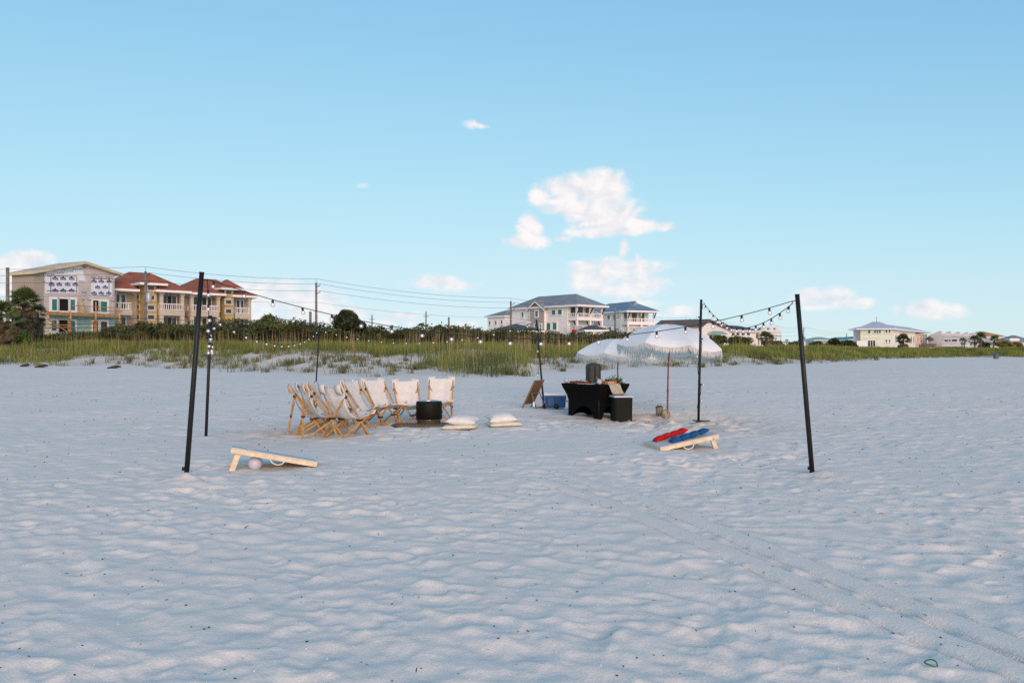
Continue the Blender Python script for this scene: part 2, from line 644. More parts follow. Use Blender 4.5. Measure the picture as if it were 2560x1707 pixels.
    damp = np.clip(damp * (.75 + .8 * fbm2(Xg / .7, Yg / .7, 3, 61)), 0, 1)
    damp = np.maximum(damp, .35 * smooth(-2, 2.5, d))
    m = sand_material()
    me = fast_mesh('sand_beach', V, T, m, damp.ravel(), True)
    o = link(me, 'sand_beach', None, 'structure')
    tag(o, 'pale trodden sand of the beach running up to the dunes')
    gz = z

    def ground(x, y):
        i = min(NR - 1, max(0, int(round(math.log(max(y, Y0) / Y0) / lr))))
        j = min(NC - 1, int(np.searchsorted(px, CX + FPX * x / y)))
        return float(gz[i, j])
    return ground


def sand_material():
    m = bpy.data.materials.new('sand')
    m.use_nodes = True
    N, L = m.node_tree.nodes, m.node_tree.links
    b = N['Principled BSDF']
    b.inputs['Roughness'].default_value = .95
    b.inputs['Specular IOR Level'].default_value = .1
    geo = N.new('ShaderNodeNewGeometry')
    at = N.new('ShaderNodeAttribute')
    at.attribute_name = 'tint'
    n1 = N.new('ShaderNodeTexNoise')
    n1.inputs['Scale'].default_value = 1.7
    n1.inputs['Detail'].default_value = 5
    L.new(geo.outputs['Position'], n1.inputs['Vector'])
    n2 = N.new('ShaderNodeTexNoise')
    n2.inputs['Scale'].default_value = 95
    n2.inputs['Detail'].default_value = 2
    L.new(geo.outputs['Position'], n2.inputs['Vector'])
    mx = N.new('ShaderNodeMix')
    mx.data_type = 'RGBA'
    mx.inputs[6].default_value = (.80, .738, .628, 1)
    mx.inputs[7].default_value = (.87, .81, .705, 1)
    L.new(n1.outputs[0], mx.inputs[0])
    m2 = N.new('ShaderNodeMix')
    m2.data_type = 'RGBA'
    L.new(at.outputs['Fac'], m2.inputs[0])
    L.new(mx.outputs[2], m2.inputs[6])
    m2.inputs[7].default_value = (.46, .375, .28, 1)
    m3 = N.new('ShaderNodeMix')
    m3.data_type = 'RGBA'
    m3.blend_type = 'MULTIPLY'
    mr = N.new('ShaderNodeMapRange')
    L.new(n2.outputs[0], mr.inputs['Value'])
    mr.inputs['From Min'].default_value = .3
    mr.inputs['From Max'].default_value = .7
    mr.inputs['To Min'].default_value = .86
    mr.inputs['To Max'].default_value = 1.06
    m3.inputs[0].default_value = 1
    L.new(m2.outputs[2], m3.inputs[6])
    L.new(mr.outputs[0], m3.inputs[7])
    L.new(m3.outputs[2], b.inputs['Base Color'])
    n3 = N.new('ShaderNodeTexNoise')
    n3.inputs['Scale'].default_value = 48
    n3.inputs['Detail'].default_value = 5
    n3.inputs['Roughness'].default_value = .6
    L.new(geo.outputs['Position'], n3.inputs['Vector'])
    bp = N.new('ShaderNodeBump')
    bp.inputs['Strength'].default_value = .32
    bp.inputs['Distance'].default_value = .016
    L.new(n3.outputs[0], bp.inputs['Height'])
    # trodden relief too fine for the mesh further up the beach
    n4 = N.new('ShaderNodeTexNoise')
    n4.inputs['Scale'].default_value = 4.2
    n4.inputs['Detail'].default_value = 4
    n4.inputs['Roughness'].default_value = .55
    L.new(geo.outputs['Position'], n4.inputs['Vector'])
    sx = N.new('ShaderNodeSeparateXYZ')
    L.new(geo.outputs['Position'], sx.inputs[0])
    my = N.new('ShaderNodeMapRange')
    L.new(sx.outputs[1], my.inputs['Value'])
    my.inputs['From Min'].default_value = 8
    my.inputs['From Max'].default_value = 18
    my.inputs['To Max'].default_value = .6
    b2 = N.new('ShaderNodeBump')
    b2.inputs['Distance'].default_value = .045
    L.new(my.outputs[0], b2.inputs['Strength'])
    L.new(n4.outputs[0], b2.inputs['Height'])
    L.new(bp.outputs[0], b2.inputs['Normal'])
    L.new(b2.outputs[0], b.inputs['Normal'])
    return m


ground = make_sand()
g = MB().add([(-4000, -4000, -.45), (4000, -4000, -.45), (4000, 4000, -.45), (-4000, 4000, -.45)], [(0, 1, 2, 3)])
tag(g.build('ground', mat('ground_sand', (.66, .64, .61), .95, .08, .2)), 'flat pale ground reaching to the horizon', kind='structure')

# ------------------------------------------------------------------ vegetation
M_GRASS = mat('dune_grass', (.31, .325, .068), .75, col2=(.09, .115, .022), attr='tint', trans=.25)
M_TUFT = mat('dune_tuft', (.33, .30, .11), .75, col2=(.075, .09, .022), attr='tint', trans=.2)
M_STALK = mat('sea_oat', (.46, .36, .17), .8, col2=(.30, .24, .10), attr='tint', trans=.15)
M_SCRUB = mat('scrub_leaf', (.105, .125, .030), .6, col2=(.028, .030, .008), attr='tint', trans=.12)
M_SCRUBL = mat('green_leaf', (.12, .20, .035), .6, col2=(.03, .055, .012), attr='tint', trans=.15)
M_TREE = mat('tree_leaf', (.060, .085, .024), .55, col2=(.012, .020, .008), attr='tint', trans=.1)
M_YELLOW = mat('yellow_leaf', (.36, .27, .06), .6, col2=(.10, .10, .025), attr='tint', trans=.15)
M_BARK = mat('bark', (.13, .10, .075), .9, .25, 6, .5)
M_DEAD = mat('dead_frond', (.16, .125, .062), .85, col2=(.012, .010, .005), attr='tint')
M_PALM = mat('palm_frond', (.20, .25, .075), .5, col2=(.03, .05, .015), attr='tint', trans=.12)
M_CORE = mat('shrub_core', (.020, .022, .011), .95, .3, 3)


def blades(P, h, lean, w, tint, seed=0, bend=.5):
    """P (n,3) bases; each blade is five points, three triangles, arching over"""
    n = len(P)
    rg = np.random.default_rng(seed)
    ang = rg.random(n) * 2 * np.pi
    d = np.stack([np.cos(ang), np.sin(ang), np.zeros(n)], 1)
    s = np.stack([-np.sin(ang), np.cos(ang), np.zeros(n)], 1)
    wv = s * (w * .5)[:, None]
    m = P + d * (lean * h * .35)[:, None] + np.array([0, 0, 1.]) * (h * .6)[:, None]
    t = P + d * (lean * h * (.35 + bend))[:, None] + np.array([0, 0, 1.]) * (h * (1 - .25 * lean))[:, None]
    V = np.stack([P - wv, P + wv, m + wv * .75, m - wv * .75, t], 1).reshape(-1, 3)
    b = np.arange(n)[:, None] * 5
    T = np.concatenate([b + np.array([[0, 1, 2]]), b + np.array([[0, 2, 3]]), b + np.array([[3, 2, 4]])])
    tv = np.repeat(tint, 5)
    tv = np.clip(tv + np.tile([-.15, -.15, 0, 0, .12], n), 0, 1)
    return V, T, tv


def scatter_dune(n, seed, x0=-48, x1=95, d0=-3, d1=24):
    rg = np.random.default_rng(seed)
    X = rg.uniform(x0, x1, n)
    Y = foot(X) + rg.uniform(d0, d1, n)
    vis = np.abs(X / Y) < .74
    X, Y = X[vis], Y[vis]
    z, d = terrain(X, Y)
    return X, Y, z, d, rg


# how far behind the dune foot the sward closes, along the beach
DX = np.array([-60, -34, -31, -27, -24, -18, -13, -9, -6, -4.3, -3, 0, .6, 1.4, 5, 10, 18, 26, 40, 60, 95])
D0 = np.array([.6, .6, 2.5, 7.5, 6.0, 7.0, 9.2, 9.6, 8.0, 4.0, .3, .2, 2.6, 6.6, 7.6, 6.8, 5.2, 2.6, 2.4, 2.0, 1.5])


def dune_grass():
    X, Y, z, d, rg = scatter_dune(235000, 1)
    close = np.interp(X, DX, D0) + 2.6 * fbm2(X / 2.6, Y / 2.2, 3, 71)
    p = smooth(-1.2, 2.6, d - close)
    p = p * np.clip(1.15 - d / 34, .25, 1)
    k = rg.random(len(X)) < p
    X, Y, z, d = X[k], Y[k], z[k], d[k]
    patch = fbm2(X / 3.0, Y / 3.0, 3, 77)
    clump = np.exp(-((X + 1.6) / 2.2) ** 2 - ((d - 2.5) / 3.0) ** 2)
    h = (.46 + .30 * patch + .28 * rg.random(len(X))).clip(.15, 1.2) * np.clip(.6 + .10 * d, .5, 1.0) + .35 * clump
    tint = np.clip(.44 + .60 * patch + rg.normal(0, .18, len(X)) - .35 * clump - .012 * (d - 8), 0, 1)
    far = np.clip(Y / 45, .8, 2.2)
    V, T, tv = blades(np.stack([X, Y, z - .03], 1), h, rg.uniform(.1, .75, len(X)), .022 * far * rg.uniform(.6, 1.4, len(X)), tint, 2)
    o = link(fast_mesh('dune_grass', V, T, M_GRASS, tv), 'dune_grass', None, 'stuff')
    tag(o, 'dense green grass covering the dunes behind the beach', 'grass')
    # tall pale stalks
    X, Y, z, d, rg = scatter_dune(9500, 8, -44, 30, 1, 22)
    k = (fbm2(X / 2.5, Y / 4, 2, 90) > -.08) & (d > np.interp(X, DX, D0))
    k &= rg.random(len(X)) < np.interp(X, [-44, -20, -8, -4, 6, 12, 30], [.5, .75, .45, 1, 1, .3, .2])
    X, Y, z, d = X[k], Y[k], z[k], d[k]
    V, T, tv = blades(np.stack([X, Y, z], 1), rg.uniform(.9, 1.75, len(X)), rg.uniform(.0, .3, len(X)), rg.uniform(.009, .020, len(X)), rg.random(len(X)), 5, .25)
    o = link(fast_mesh('sea_oats', V, T, M_STALK, tv), 'sea_oats', None, 'stuff')
    tag(o, 'tall straw coloured sea oat stalks standing in the dune grass', 'grass')
    # loose tufts creeping down the sand face
    X, Y, z, d, rg = scatter_dune(2700, 14, -42, 80, -2.2, 12)
    close = np.interp(X, DX, D0)
    dens = np.interp(X, [-42, -30, -24, -15, -5, -3, 1, 4, 9, 20, 40], [.10, .25, .9, 1, 1, .3, .7, 1, .9, .8, .4])
    k = (d < close + 2.5) & (d > -1.6 + .8 * rg.random(len(X))) & (rg.random(len(X)) < dens * smooth(-2.2, 3.5, d) * (.35 + .65 * (fbm2(X / 1.8, Y / 1.8, 2, 33) > -.05)))
    X, Y, z = X[k], Y[k], z[k]
    Ps, hs, ts = [], [], []
    for x, y, zz in zip(X, Y, z):
        nb = rg.integers(14, 52)
        r = rg.uniform(.07, .30)
        Ps.append(np.stack([x + rg.normal(0, r, nb), y + rg.normal(0, r, nb), np.full(nb, zz - .02)], 1))
        hs.append(rg.uniform(.24, .72) * rg.uniform(.5, 1.1, nb))
        ts.append(np.clip(rg.uniform(.1, .8) + rg.normal(0, .2, nb), 0, 1))
    P = np.concatenate(Ps)
    n = len(P)
    V, T, tv = blades(P, np.concatenate(hs), rg.uniform(.3, 1.15, n), rg.uniform(.014, .03, n), np.concatenate(ts), 9)
    o = link(fast_mesh('sparse_grass', V, T, M_TUFT, tv), 'sparse_grass', None, 'stuff')
    tag(o, 'sparse tufts of dune grass creeping down the bare sand face', 'grass')


dune_grass()


def leaf_cloud(P, size, tint, seed=0, flat=.0):
    """one small pointed leaf (two triangles) per point, turned at random"""
    n = len(P)
    rg = np.random.default_rng(seed)
    a = rg.normal(size=(n, 3))
    a[:, 2] *= .7
    a /= np.linalg.norm(a, axis=1)[:, None]
    b = np.cross(a, rg.normal(size=(n, 3)))
    b /= np.linalg.norm(b, axis=1)[:, None]
    s = (size * rg.uniform(.6, 1.4, n))[:, None]
    V = np.stack([P - a * s, P + b * s * .45, P + a * s, P - b * s * .45], 1).reshape(-1, 3)
    q = np.arange(n)[:, None] * 4
    T = np.concatenate([q + np.array([[0, 1, 2]]), q + np.array([[0, 2, 3]])])
    return V, T, np.repeat(np.clip(tint, 0, 1), 4)


def scrub_band():
    """the low evergreen thicket along the back of the dune, one continuous mass"""
    rg = np.random.default_rng(23)
    pxs = np.array([-420, 60, 130, 200, 270, 330, 400, 520, 600, 650, 672, 700, 745, 800, 850, 900, 960, 1040, 1100, 1180, 1250, 1300, 1360, 1420, 1490, 1545, 1600, 1680])
    top = np.array([835, 835, 833, 834, 822, 809, 808, 809, 804, 797, 789, 796, 802, 807, 818, 824, 822, 820, 816, 818, 823, 827, 832, 834, 832, 828, 834, 846])
    n = 105000
    p = rg.uniform(-300, 1690, n)
    dep = rg.random(n) ** 1.6
    Yf = np.interp(p, [-300, 300, 800, 1690], [80, 72, 64, 76])
    Y = Yf + dep * 13
    X = (p - CX) / FPX * Y
    zt = CAMZ + (HY - np.interp(p, pxs, top)) / FPX * (Yf + 5)
    zt = zt + .62 * fbm2(X / 2.6, Y / 3.5, 3, 44) - .12
    zg, _ = terrain(X, Y)
    crown = np.sqrt(np.clip(1 - ((dep - .42) / .62) ** 2, .05, 1))
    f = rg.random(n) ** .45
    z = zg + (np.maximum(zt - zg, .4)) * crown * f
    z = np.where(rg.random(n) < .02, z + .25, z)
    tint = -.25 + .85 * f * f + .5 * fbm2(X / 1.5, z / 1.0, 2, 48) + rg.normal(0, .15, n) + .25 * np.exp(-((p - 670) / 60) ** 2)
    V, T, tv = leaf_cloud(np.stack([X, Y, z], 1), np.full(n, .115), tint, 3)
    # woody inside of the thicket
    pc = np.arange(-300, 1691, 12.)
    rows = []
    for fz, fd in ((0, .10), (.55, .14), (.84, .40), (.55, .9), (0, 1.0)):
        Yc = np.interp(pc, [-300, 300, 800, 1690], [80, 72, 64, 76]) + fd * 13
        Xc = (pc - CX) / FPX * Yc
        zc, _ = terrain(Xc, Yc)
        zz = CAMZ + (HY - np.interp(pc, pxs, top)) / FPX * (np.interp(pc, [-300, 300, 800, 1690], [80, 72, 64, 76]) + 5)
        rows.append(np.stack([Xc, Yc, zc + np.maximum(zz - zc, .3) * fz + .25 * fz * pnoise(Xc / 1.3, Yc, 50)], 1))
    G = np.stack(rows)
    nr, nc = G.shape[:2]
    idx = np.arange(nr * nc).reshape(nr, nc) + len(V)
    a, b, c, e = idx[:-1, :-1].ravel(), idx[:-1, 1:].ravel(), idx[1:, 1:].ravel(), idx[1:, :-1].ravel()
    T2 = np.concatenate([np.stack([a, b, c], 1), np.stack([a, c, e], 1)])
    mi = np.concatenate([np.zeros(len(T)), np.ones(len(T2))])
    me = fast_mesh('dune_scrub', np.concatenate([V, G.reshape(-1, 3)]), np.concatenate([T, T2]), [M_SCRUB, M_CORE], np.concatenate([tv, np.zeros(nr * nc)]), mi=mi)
    tag(link(me, 'dune_scrub', None, 'stuff'), 'dark evergreen scrub thicket along the back of the dunes', 'scrub')


scrub_band()


def bush(name, label, cat, px, Y, py_top, half_px, mat_, n=2500, seed=0, leaf=.13, trunk=True, z0=None, lobes=9, group=None, py_low=None):
    """shrub or tree: forked trunk, lumpy crown of single leaves"""
    rg = np.random.default_rng(seed)
    X = px2w(px, Y)
    zg = float(terrain(X, Y)[0]) if z0 is None else z0
    zt = CAMZ + (HY - py_top) / FPX * Y
    hw = half_px / FPX * Y
    t = thing(name, label, cat, (X, Y, zg), 0, group)
    H = zt - zg
    low = H * .18 if py_low is None else max(.1, CAMZ + (HY - py_low) / FPX * Y - zg)
    cen = []
    for i in range(lobes):
        a = rg.random() * 2 * np.pi
        r = rg.random() ** .6 * .68
        zz = rg.uniform(.25, 1)
        lim = math.sqrt(max(.1, 1 - (2 * zz - .85) ** 2 * .55))
        cen.append((hw * r * lim * math.cos(a), hw * r * lim * math.sin(a) * .8, low + (H - low) * (.15 + .62 * zz), hw * rg.uniform(.22, .50)))
    cen.append((0, 0, low + (H - low) * .74, hw * .45))
    cs = np.array(cen)
    kk = rg.integers(0, len(cs), n)
    v = rg.normal(size=(n, 3))
    v /= np.linalg.norm(v, axis=1)[:, None]
    rad = rg.random(n) ** .33
    sq = min(1.0, (H - low) / (1.7 * hw))
    P = cs[kk, :3] + v * (cs[kk, 3] * rad)[:, None] * np.array([1, 1, max(.45, sq)])
    P[:, 2] = np.clip(P[:, 2], .05, H * 1.02)
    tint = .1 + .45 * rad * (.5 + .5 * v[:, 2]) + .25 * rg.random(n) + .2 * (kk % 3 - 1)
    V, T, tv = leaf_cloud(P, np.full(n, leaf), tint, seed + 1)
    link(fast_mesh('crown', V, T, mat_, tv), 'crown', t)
    mb = MB()
    mb.tube([(0, 0, -.2), (.03 * hw, 0, low * .6), (0, .05 * hw, low + .4 * (H - low))], [.07 * hw + .03, .06 * hw + .02, .03 * hw + .01], 7)
    for i in range(4):
        c = cs[i]
        mb.tube([(0, 0, low * .6), (c[0] * .5, c[1] * .5, (low * .6 + c[2]) * .5), tuple(c[:3])], [.04 * hw + .012, .03 * hw + .01, .008 * hw + .006], 6)
    mb.build('trunk', M_BARK, t, True)
    return t


bush('round_tree', 'dark rounded evergreen tree rising alone above the scrub', 'tree', 864, 66, 772, 36, M_TREE, 8000, 37, .13, py_low=838, lobes=22)
bush('leafy_shrub', 'dark low shrub at the right foot of the rounded tree', 'shrub', 893, 66, 795, 24, M_TREE, 3600, 38, .13, py_low=838, lobes=12)
bush('leafy_shrub', 'bright green leafy shrub topping the scrub beside the tan house', 'shrub', 672, 68, 788, 26, M_SCRUBL, 2600, 33, .12, py_low=815)
bush('leafy_shrub', 'ragged upright shrub in front of the roof near the utility post', 'shrub', 1100, 74, 811, 18, M_SCRUB, 1500, 34, .12)
bush('leafy_shrub', 'low green shrub under the far left end of the tan house', 'shrub', 352, 69, 800, 22, M_SCRUB, 1800, 35, .13)
bush('leafy_shrub', 'small green shrub at the foot of the fan palms', 'shrub', 58, 62, 824, 24, M_SCRUBL, 1600, 36, .11)
for i, (px, Y, pt, hw, lab, mm) in enumerate([
        (1790, 88, 840, 40, 'brown green bush just right of the near umbrella canopy', M_SCRUB),
        (1850, 92, 840, 38, 'wide dark bush between the umbrella and the fan palm', M_SCRUB),
        (1945, 98, 852, 26, 'low bush right of the fan palm before the stepped gables', M_SCRUB),
        (1988, 120, 853, 22, 'rounded bush just left of the front right light pole', M_SCRUB),
        (2044, 135, 853, 24, 'dark bush under the pale green roof', M_TREE),
        (2085, 150, 845, 26, 'tall dark bush between the green roofs', M_TREE),
        (2122, 150, 850, 24, 'dark bush beside the pale green house', M_TREE),
        (2062, 140, 860, 26, 'low brown scrub bush below the pale green roof', M_SCRUB),
        (2510, 190, 851, 26, 'yellow green bush near the right edge before the grey roof', M_YELLOW),
        (2540, 195, 855, 20, 'yellow bush at the far right before the grey house', M_YELLOW),
        (2466, 185, 856, 20, 'dark bush among the palms by the orange roof', M_TREE)]):
    bush('dune_bush', lab, 'bush', px, Y, pt, hw, mm, 2200, 60 + i, .16 if Y < 130 else .22, z0=1.0)


# ---- fan palms: each frond is a part
def frond_mesh(name, m, seed, droop, spread=2.5, n=15, L=.75):
    rg = np.random.default_rng(seed)
    V, T, tv = [], [], []

    def tri(a, b, c, t):
        k = len(V)
        V.extend([a, b, c])
        T.append((k, k + 1, k + 2))
        tv.extend(t)
    # stalk along +x, blade fans at its end
    s = .55
    for w in (-.012, .012):
        tri((0, w, 0), (s, w * .6, .06), (0, -w, .0), (.3, .3, .3))
    tri((0, .015, 0), (s, .0, .06), (0, -.015, 0), (.3, .3, .3))
    for i in range(n):
        a = (i / (n - 1) - .5) * spread
        l = L * (1 - .22 * abs(a)) * rg.uniform(.88, 1.08)
        c, q = math.cos(a), math.sin(a)
        e = np.array([s + c * l, q * l, .06 - droop * l * l * (.6 + .4 * abs(q)) + rg.normal(0, .03)])
        mid = np.array([s + c * l * .55, q * l * .55, .09 - droop * .25 * l * l])
        wv = np.array([-q, c, 0]) * .038
        up = np.array([0, 0, .014])
        b0 = np.array([s, 0, .06])
        sh = rg.uniform(.2, .8)
        tri(b0, mid + wv + up, mid - wv + up, (sh - .2, sh, sh))
        tri(mid + wv + up, e, mid - wv + up, (sh, sh + .2, sh))
    return fast_mesh(name, np.array(V), np.array(T), m, np.clip(np.array(tv), 0, 1))


FR_G = [frond_mesh('frond_green', M_PALM, 100 + i, .25 + .2 * i) for i in range(3)]
FR_D = [frond_mesh('frond_dead', M_DEAD, 120 + i, .6 + .3 * i, 2.0, 11) for i in range(2)]


def palm(name, label, px, Y, py_c, crown_px, n_green, n_dead, z0=None, seed=0, skirt=1.0, lean=0.0):
    rg = np.random.default_rng(seed)
    X = px2w(px, Y)
    zg = float(terrain(X, Y)[0]) if z0 is None else z0
    zc = CAMZ + (HY - py_c) / FPX * Y - zg
    sc = crown_px / FPX * Y / 1.28
    t = thing(name, label, 'palm', (X, Y, zg))
    r = .11 * min(1.3, sc) + .03
    mb = MB()
    k = 7
    mb.tube([(lean * (i / k) ** 2, 0, -.2 + (zc + .2) * i / k) for i in range(k + 1)], [r * (1.15 - .2 * i / k) for i in range(k + 1)], 9)
    mb.build('trunk', M_BARK, t, True)
    for i in range(n_green):
        e = math.radians(rg.uniform(-12, 78))
        inst(FR_G[rg.integers(0, 3)], 'frond', t, (lean, 0, zc), (rg.uniform(-.5, .5), -e, rg.random() * 6.283), sc * rg.uniform(.8, 1.1))
    for i in range(n_dead):
        e = math.radians(rg.uniform(-80, -15))
        hz = zc - rg.random() * skirt * zc
        inst(FR_D[rg.integers(0, 2)], 'dead_frond', t, (lean * .8, 0, max(.3, hz)), (rg.uniform(-.6, .6), -e, rg.random() * 6.283), sc * rg.uniform(.7, 1.0))
    return t


palm('fan_palm', 'tall fan palm with brown dead skirt by the unfinished house', 60, 66, 757, 44, 95, 150, None, 1, .8)
palm('fan_palm', 'fan palm with brown skirt cut by the left edge', 2, 63, 788, 44, 80, 130, None, 2, .8)
palm('fan_palm', 'short browned fan palm right beside the tall one', 94, 68, 784, 30, 30, 85, None, 3, .75)
palm('fan_palm', 'low brown fan palm between the two left palms', 32, 62, 806, 36, 18, 95, None, 4, .8)
palm('fan_palm', 'fan palm standing before the stepped white gables', 1916, 96, 847, 24, 60, 26, 1.0, 5, .3)
palm('fan_palm', 'fan palm in front of the long pale green house', 2258, 125, 853, 22, 60, 26, 1.0, 6, .3)
palm('fan_palm', 'slim palm before the grey terrace, left of a pair', 2405, 160, 852, 9, 28, 6, 1.0, 7, .15)
palm('fan_palm', 'slim palm before the grey terrace, right of a pair', 2411, 163, 853, 9, 28, 6, 1.0, 8, .15)
palm('fan_palm', 'broad palm at the right end of the grey terrace', 2437, 170, 850, 15, 44, 10, 1.0, 9, .15)
palm('fan_palm', 'tallest dark palm in front of the orange roof', 2452, 172, 845, 17, 52, 10, 1.0, 10, .15)
palm('fan_palm', 'leaning palm right of the orange roofed house', 2482, 175, 850, 15, 44, 8, 1.0, 11, .15, .5)
palm('fan_palm', 'tiny distant palm behind the dune near the front right pole', 1967, 230, 855, 8, 12, 0, 1.0, 12, .3)
palm('fan_palm', 'small dark fan palm behind the scrub beside the utility pole', 1053, 88, 818, 13, 22, 8, 1.2, 13, .5)
palm('fan_palm', 'small palm top just left of the low scrub gap', 978, 84, 822, 11, 18, 6, 1.2, 14, .5)

# ------------------------------------------------------------------ buildings
M_WHITE = mat('white_siding', (.85, .79, .72), .7, .05, 1.5)
M_TRIM = mat('white_trim', (.84, .80, .74), .6, .04, 2)
M_TAUPE = mat('taupe_siding', (.42, .35, .30), .75, .06, 1.5)
M_CREAM = mat('cream_trim', (.62, .52, .33), .7, .08, 2)
M_TAN = mat('tan_stucco', (.42, .32, .13), .85, .08, 1.2)
M_TAND = mat('pale_stucco', (.50, .43, .33), .85, .08, 1.2)
M_RED = mat('red_metal_roof', (.33, .105, .052), .75, .15, .8)
M_GREYR = mat('blue_grey_roof', (.24, .27, .265), .6, .10, .7)
M_BLUER = mat('blue_roof', (.16, .24, .31), .5, .10, .7)
M_BROWNR = mat('brown_shingle_roof', (.15, .125, .10), .8, .15, 1.2)
M_DARKR = mat('dark_shingle_roof', (.085, .105, .105), .8, .15, 1.2)
M_PALER = mat('pale_metal_roof', (.52, .53, .57), .45, .06, .6)
M_TEALR = mat('teal_roof', (.03, .25, .24), .5, .1, .6)
M_MINTR = mat('mint_roof', (.30, .47, .37), .5, .08, .6)
M_ORANGER = mat('orange_tile_roof', (.56, .27, .12), .7, .12, 1)
M_MINT = mat('pale_green_siding', (.66, .70, .52), .75, .05, 1)
M_PEACH = mat('peach_siding', (.66, .46, .32), .75, .05, 1)
M_GLASS = mat('window_glass', (.035, .045, .05), .12, .2, .7, spec=.6)
M_TEALG = mat('teal_film_glass', (.01, .20, .18), .18, .2, .8, spec=.6)
M_TEALW = mat('teal_sheathing', (.26, .50, .49), .7, .1, .9)
M_DARK = mat('opening_shade', (.008, .008, .009), .95, .2, 1)  # near-black colour painted in for the shade inside doorways and vent holes
M_BLOCKW = mat('house_wrap_grey', (.55, .49, .46), .6, .10, .7)
M_WRAP = mat('white_house_wrap', (.76, .77, .77), .5, .06, .8)
M_LUMBER = mat('new_lumber', (.40, .22, .08), .8, .2, 3)
M_PINE = mat('pale_lumber', (.55, .42, .25), .8, .15, 3)
M_NAVY = mat('navy_print', (.02, .04, .16), .6, 0)
M_INK = mat('grey_print', (.03, .035, .06), .6, 0)
M_PAPER = mat('white_print', (.80, .80, .80), .6, 0)
M_BROWNP = mat('dark_brown_post', (.06, .042, .032), .7, .15, 2)
M_GREYW = mat('grey_siding', (.64, .62, .59), .75, .05, 1)
M_DECK = mat('weathered_deck', (.20, .17, .14), .85, .2, 2)
M_REDB = mat('red_plastic', (.55, .02, .01), .4, .05, 2)


def cmu():
    m = bpy.data.materials.new('concrete_block')
    m.use_nodes = True
    N, L = m.node_tree.nodes, m.node_tree.links
    b = N['Principled BSDF']
    b.inputs['Roughness'].default_value = .9
    tc = N.new('ShaderNodeTexCoord')
    mp = N.new('ShaderNodeMapping')
    mp.inputs['Rotation'].default_value = (math.radians(90), 0, 0)
    L.new(tc.outputs['Object'], mp.inputs[0])
    br = N.new('ShaderNodeTexBrick')
    br.inputs['Color1'].default_value = (.30, .26, .20, 1)
    br.inputs['Color2'].default_value = (.35, .30, .235, 1)
    br.inputs['Mortar'].default_value = (.40, .36, .29, 1)
    br.inputs['Scale'].default_value = 1
    br.inputs['Mortar Size'].default_value = .02
    br.inputs['Brick Width'].default_value = .4
    br.inputs['Row Height'].default_value = .2
    L.new(mp.outputs[0], br.inputs[0])
    L.new(br.outputs[0], b.inputs['Base Color'])
    return m


M_CMU = cmu()


